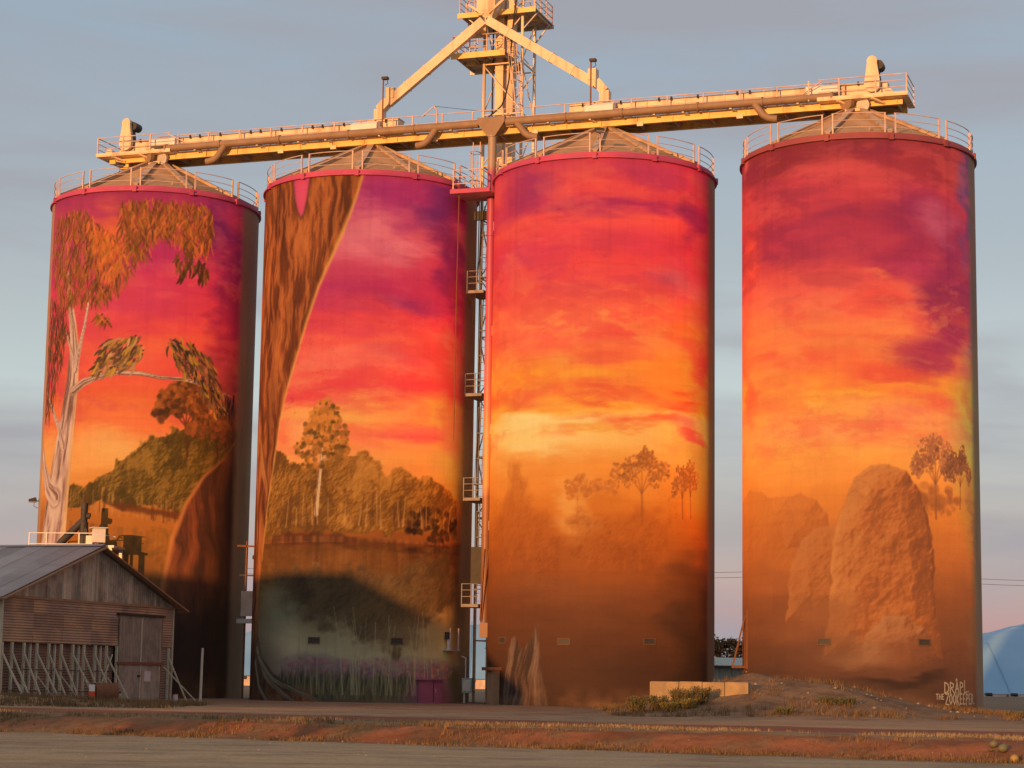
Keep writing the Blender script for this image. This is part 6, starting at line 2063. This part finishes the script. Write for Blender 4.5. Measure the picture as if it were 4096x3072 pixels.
for k, (x, y) in enumerate(((-29.5, 32.5), (-24.0, 31.5), (-18.6, 30.6))):
    tree((x, y, hz(x, y)), 6.4, 3.3, ('leafy gum beside the road out of view to the left, farthest from the camera', 'leafy gum beside the road out of view to the left, the middle one', 'leafy gum beside the road out of view to the left, nearest to the camera')[k], 30 + k, M['leaf'], 'gums beside the road', .30, 22, 150)

# ------------------------------------------------------------------ weeds, grass, stones
def clump_plant(name, loc, n, h, spread, mt, label, cat, group, seed, leafL=.12, stems=True):
    rg = random.Random(seed)
    t = thing(name, loc, label, cat, group)
    st = B()
    vs_, fs_ = [], []
    for k in range(n):
        a = rg.uniform(0, 2 * math.pi)
        q = spread * math.sqrt(rg.random())
        lean = rg.uniform(.1, .5)
        bx, by = q * math.cos(a) * .6, q * math.sin(a) * .6
        hh = h * rg.uniform(.5, 1.05)
        top = (bx + math.cos(a) * lean * hh, by + math.sin(a) * lean * hh, hh)
        st.tube([(bx, by, -.05), ((bx + top[0]) / 2, (by + top[1]) / 2, hh * .55), top], [.012, .009, .004], 4, caps=False)
        for j in range(16):
            f_ = rg.uniform(.15, 1.0)
            c = Vector((bx + (top[0] - bx) * f_, by + (top[1] - by) * f_, hh * f_))
            d = Vector((rg.gauss(0, 1), rg.gauss(0, 1), rg.gauss(.25, .6))).normalized()
            s = d.cross(Vector((rg.gauss(0, 1), rg.gauss(0, 1), 1))).normalized()
            L = leafL * rg.uniform(.6, 1.4)
            b0 = len(vs_)
            vs_ += [c, c + d * L * .5 + s * L * .28, c + d * L, c + d * L * .5 - s * L * .28]
            fs_.append((b0, b0 + 1, b0 + 2, b0 + 3))
    st.build('stems', M['dry_grass'], t)
    B().add(vs_, fs_).build('leaves', mt, t)
    return t


WG = 'weeds along the block wall'
for k, (x, y, h, sp_, mt, lab) in enumerate((
        (5.15, 83.0, .62, .5, 'weed', 'grey-green weed bush standing clear to the left of the block wall'),
        (6.05, 83.0, .55, .42, 'weed', 'dense green weed bush at the left end of the block wall'),
        (6.95, 83.2, .72, .5, 'weed', 'tall green weed bush in front of the second block'),
        (7.75, 83.3, .68, .35, 'weed', 'slim green weed in front of the third block'),
        (6.4, 82.2, .32, .5, 'weed_dry', 'low yellowing weed before the left blocks'),
        (7.15, 82.4, .34, .45, 'weed_dry', 'low yellowing weed before the right blocks'))):
    clump_plant('weed_bush', gp(x, y), 130, h, sp_, M[mt], lab, 'weed', WG, 40 + k, .07)
for k, (x, y, lab) in enumerate(((13.0, 82.3, 'flat green weed patch on the face of the heap'), (10.6, 79.6, 'small green weed at the foot of the heap'), (20.6, 84.0, 'green weed patch at the right-hand end of the heap'),
                                 (15.6, 96.4, 'dry weed against the foot of the far right silo'))):
    clump_plant('ground_weed', gp(x, y), 90, .24, (1.2, .5, .8, .5)[k], M['weed' if k < 3 else 'weed_dry'], lab, 'weed', 'low weeds on the heap', 60 + k, .07)


def blades(name, pts, mt, hmin, hmax, per, label, seed, w=.02):
    rg = np.random.RandomState(seed)
    P = np.repeat(np.array(pts, float), per, 0)
    n = len(P)
    P[:, 0] += rg.normal(0, .07, n)
    P[:, 1] += rg.normal(0, .07, n)
    Z = hgt(P[:, 0], P[:, 1]) - .02
    a = rg.uniform(0, 2 * np.pi, n)
    L = rg.uniform(hmin, hmax, n)
    ln = rg.uniform(.1, .75, n) * L
    tx, ty = P[:, 0] + np.cos(a) * ln, P[:, 1] + np.sin(a) * ln
    b_ = a + np.pi / 2 + rg.normal(0, .5, n)
    wx, wy = np.cos(b_) * w * .5, np.sin(b_) * w * .5
    v = np.stack([np.stack([P[:, 0] - wx, P[:, 1] - wy, Z], 1), np.stack([P[:, 0] + wx, P[:, 1] + wy, Z], 1), np.stack([tx, ty, Z + L], 1)], 1).reshape(-1, 3)
    f = np.arange(3 * n).reshape(-1, 3)
    me = bpy.data.meshes.new(name)
    me.vertices.add(3 * n)
    me.vertices.foreach_set('co', v.astype(np.float32).ravel())
    me.loops.add(3 * n)
    me.loops.foreach_set('vertex_index', f.astype(np.int32).ravel())
    me.polygons.add(n)
    me.polygons.foreach_set('loop_start', np.arange(0, 3 * n, 3, dtype=np.int32))
    me.update()
    me.materials.append(mt)
    o = bpy.data.objects.new(name, me)
    col.objects.link(o)
    return tag(o, label, 'grass', kind='stuff')


def scatter(n, lr, tr, dens, seed):
    rg = np.random.RandomState(seed)
    l = rg.uniform(*lr, n)
    t = rg.uniform(*tr, n)
    keep = dens(l, t) > rg.rand(n)
    l, t = l[keep], t[keep]
    return np.stack([l * RD_T[0] + t * RD_N[0], 51.9 + l * RD_T[1] + t * RD_N[1]], 1)


dn = lambda l, t: np.clip((fbm(l * .35, t * .6, 91, 4) - .42) * 5, 0, 1) * (.25 + .75 * (1 - sstep(-6, 3, l)))
blades('dry_grass', scatter(3600, (-32, 22), (-.3, 3.2), dn, 1), M['dry_grass'], .06, .22, 8, 'tufts of dry brown grass on the red bank', 2, .022)
dn2 = lambda l, t: np.clip((fbm(l * .3, t * .8, 95, 4) - .38) * 4, 0, 1)
toe = lambda l, t: np.clip((fbm(l * .5, t * .9, 191, 4) - .36) * 4, 0, 1)
blades('toe_grass', scatter(3600, (-32, 22), (-.75, .45), toe, 31), M['dry_grass'], .04, .15, 7, 'dark dry grass along the ragged edge of the gravel road', 12, .024)
blades('straw_grass', scatter(4200, (-34, 24), (2.6, 5.6), dn2, 3), M['straw'], .04, .14, 8, 'pale straw along the top of the red bank', 4, .022)
dn3 = lambda l, t: np.clip((fbm(l * .3, t * .3, 99, 4) - .5) * 6, 0, 1)
blades('heap_grass', (lambda q: q[fbm(q[:, 0] * .5, q[:, 1] * .5, 301, 4) > .47])(np.stack([np.random.RandomState(5).uniform(4, 24, 5200), np.random.RandomState(6).uniform(78, 98, 5200)], 1)), M['dry_grass'], .05, .34, 6, 'sparse dry grass over the heap', 7, .025)
blades('shed_grass', np.stack([np.random.RandomState(8).uniform(-27, -13, 2400), np.random.RandomState(9).uniform(80, 92, 2400)], 1), M['dry_grass'], .08, .32, 7, 'rough dry grass in front of the old shed', 10, .028)

# stones on the heap and along the road edge
rg = random.Random(21)
b = B()
for k in range(330):
    if k < 90:
        x = rg.uniform(9, 23)
        y = rg.gauss(88 - .1 * (x - 12), 4.2)
    elif k < 210:
        l_, t_ = rg.uniform(-25, 20), rg.gauss(-.3, .5)
        x, y = l_ * RD_T[0] + t_ * RD_N[0], 51.9 + l_ * RD_T[1] + t_ * RD_N[1]
    else:
        l_, t_ = rg.uniform(-18, 16), rg.uniform(-13, -.3)
        x, y = l_ * RD_T[0] + t_ * RD_N[0], 51.9 + l_ * RD_T[1] + t_ * RD_N[1]
    r = rg.uniform(.03, .13) ** 1.0 if k < 90 else rg.uniform(.012, .035)
    z = hz(x, y)
    vs_ = []
    for (dx, dy, dz_) in ((1, 0, 0), (.3, .9, .1), (-.8, .6, 0), (-.9, -.5, .1), (.3, -1, 0), (.1, .1, .75), (0, 0, -.5)):
        vs_.append((x + dx * r * rg.uniform(.7, 1.2), y + dy * r * rg.uniform(.7, 1.2), z + dz_ * r))
    b.add(vs_, [(0, 1, 5), (1, 2, 5), (2, 3, 5), (3, 4, 5), (4, 0, 5), (1, 0, 6), (2, 1, 6), (3, 2, 6), (4, 3, 6), (0, 4, 6)])
o = b.build('scattered_stones', M['stone'])
tag(o, 'small pale stones strewn over the heap and road edge', 'stones', kind='stuff')

# wild melons at the road edge
for k, (x, y, r, mt, lab) in enumerate((((11.14, 47.79) + (.10, 'gourd_green', 'grey-green wild melon at the road edge, leftmost of three')), ((11.24, 47.30) + (.12, 'gourd_green', 'grey-green wild melon at the road edge, middle of three')), ((11.24, 46.27) + (.115, 'gourd_yellow', 'yellow wild melon at the bottom right road edge')))):
    t = thing('wild_melon', (x, y, hz(x, y)), lab, 'melon', 'wild melons at the road edge', R_(30 * k))
    t.scale = (1.0, .84, .88)
    prof = [(.001, 0)] + [(r * math.sin(q), r * .9 - r * .9 * math.cos(q)) for q in np.linspace(.25, math.pi - .1, 9)]
    B().lathe(prof, 16).build('melon_rind', M[mt], t, True)
    v_, f_ = crown_mesh(random.Random(70 + k), [((rg.uniform(-.2, .2), rg.uniform(-.2, .2), .03), (.30, .30, .03))], 26, .07)
    B().add(v_, f_).build('vine_leaves', M['weed'], t)
    B().tube([(0, 0, r * 1.75), (r * .3, 0, r * 2.1), (r * .8, 0, r * 2.0)], .01, 5).build('stalk', M['dry_grass'], t)
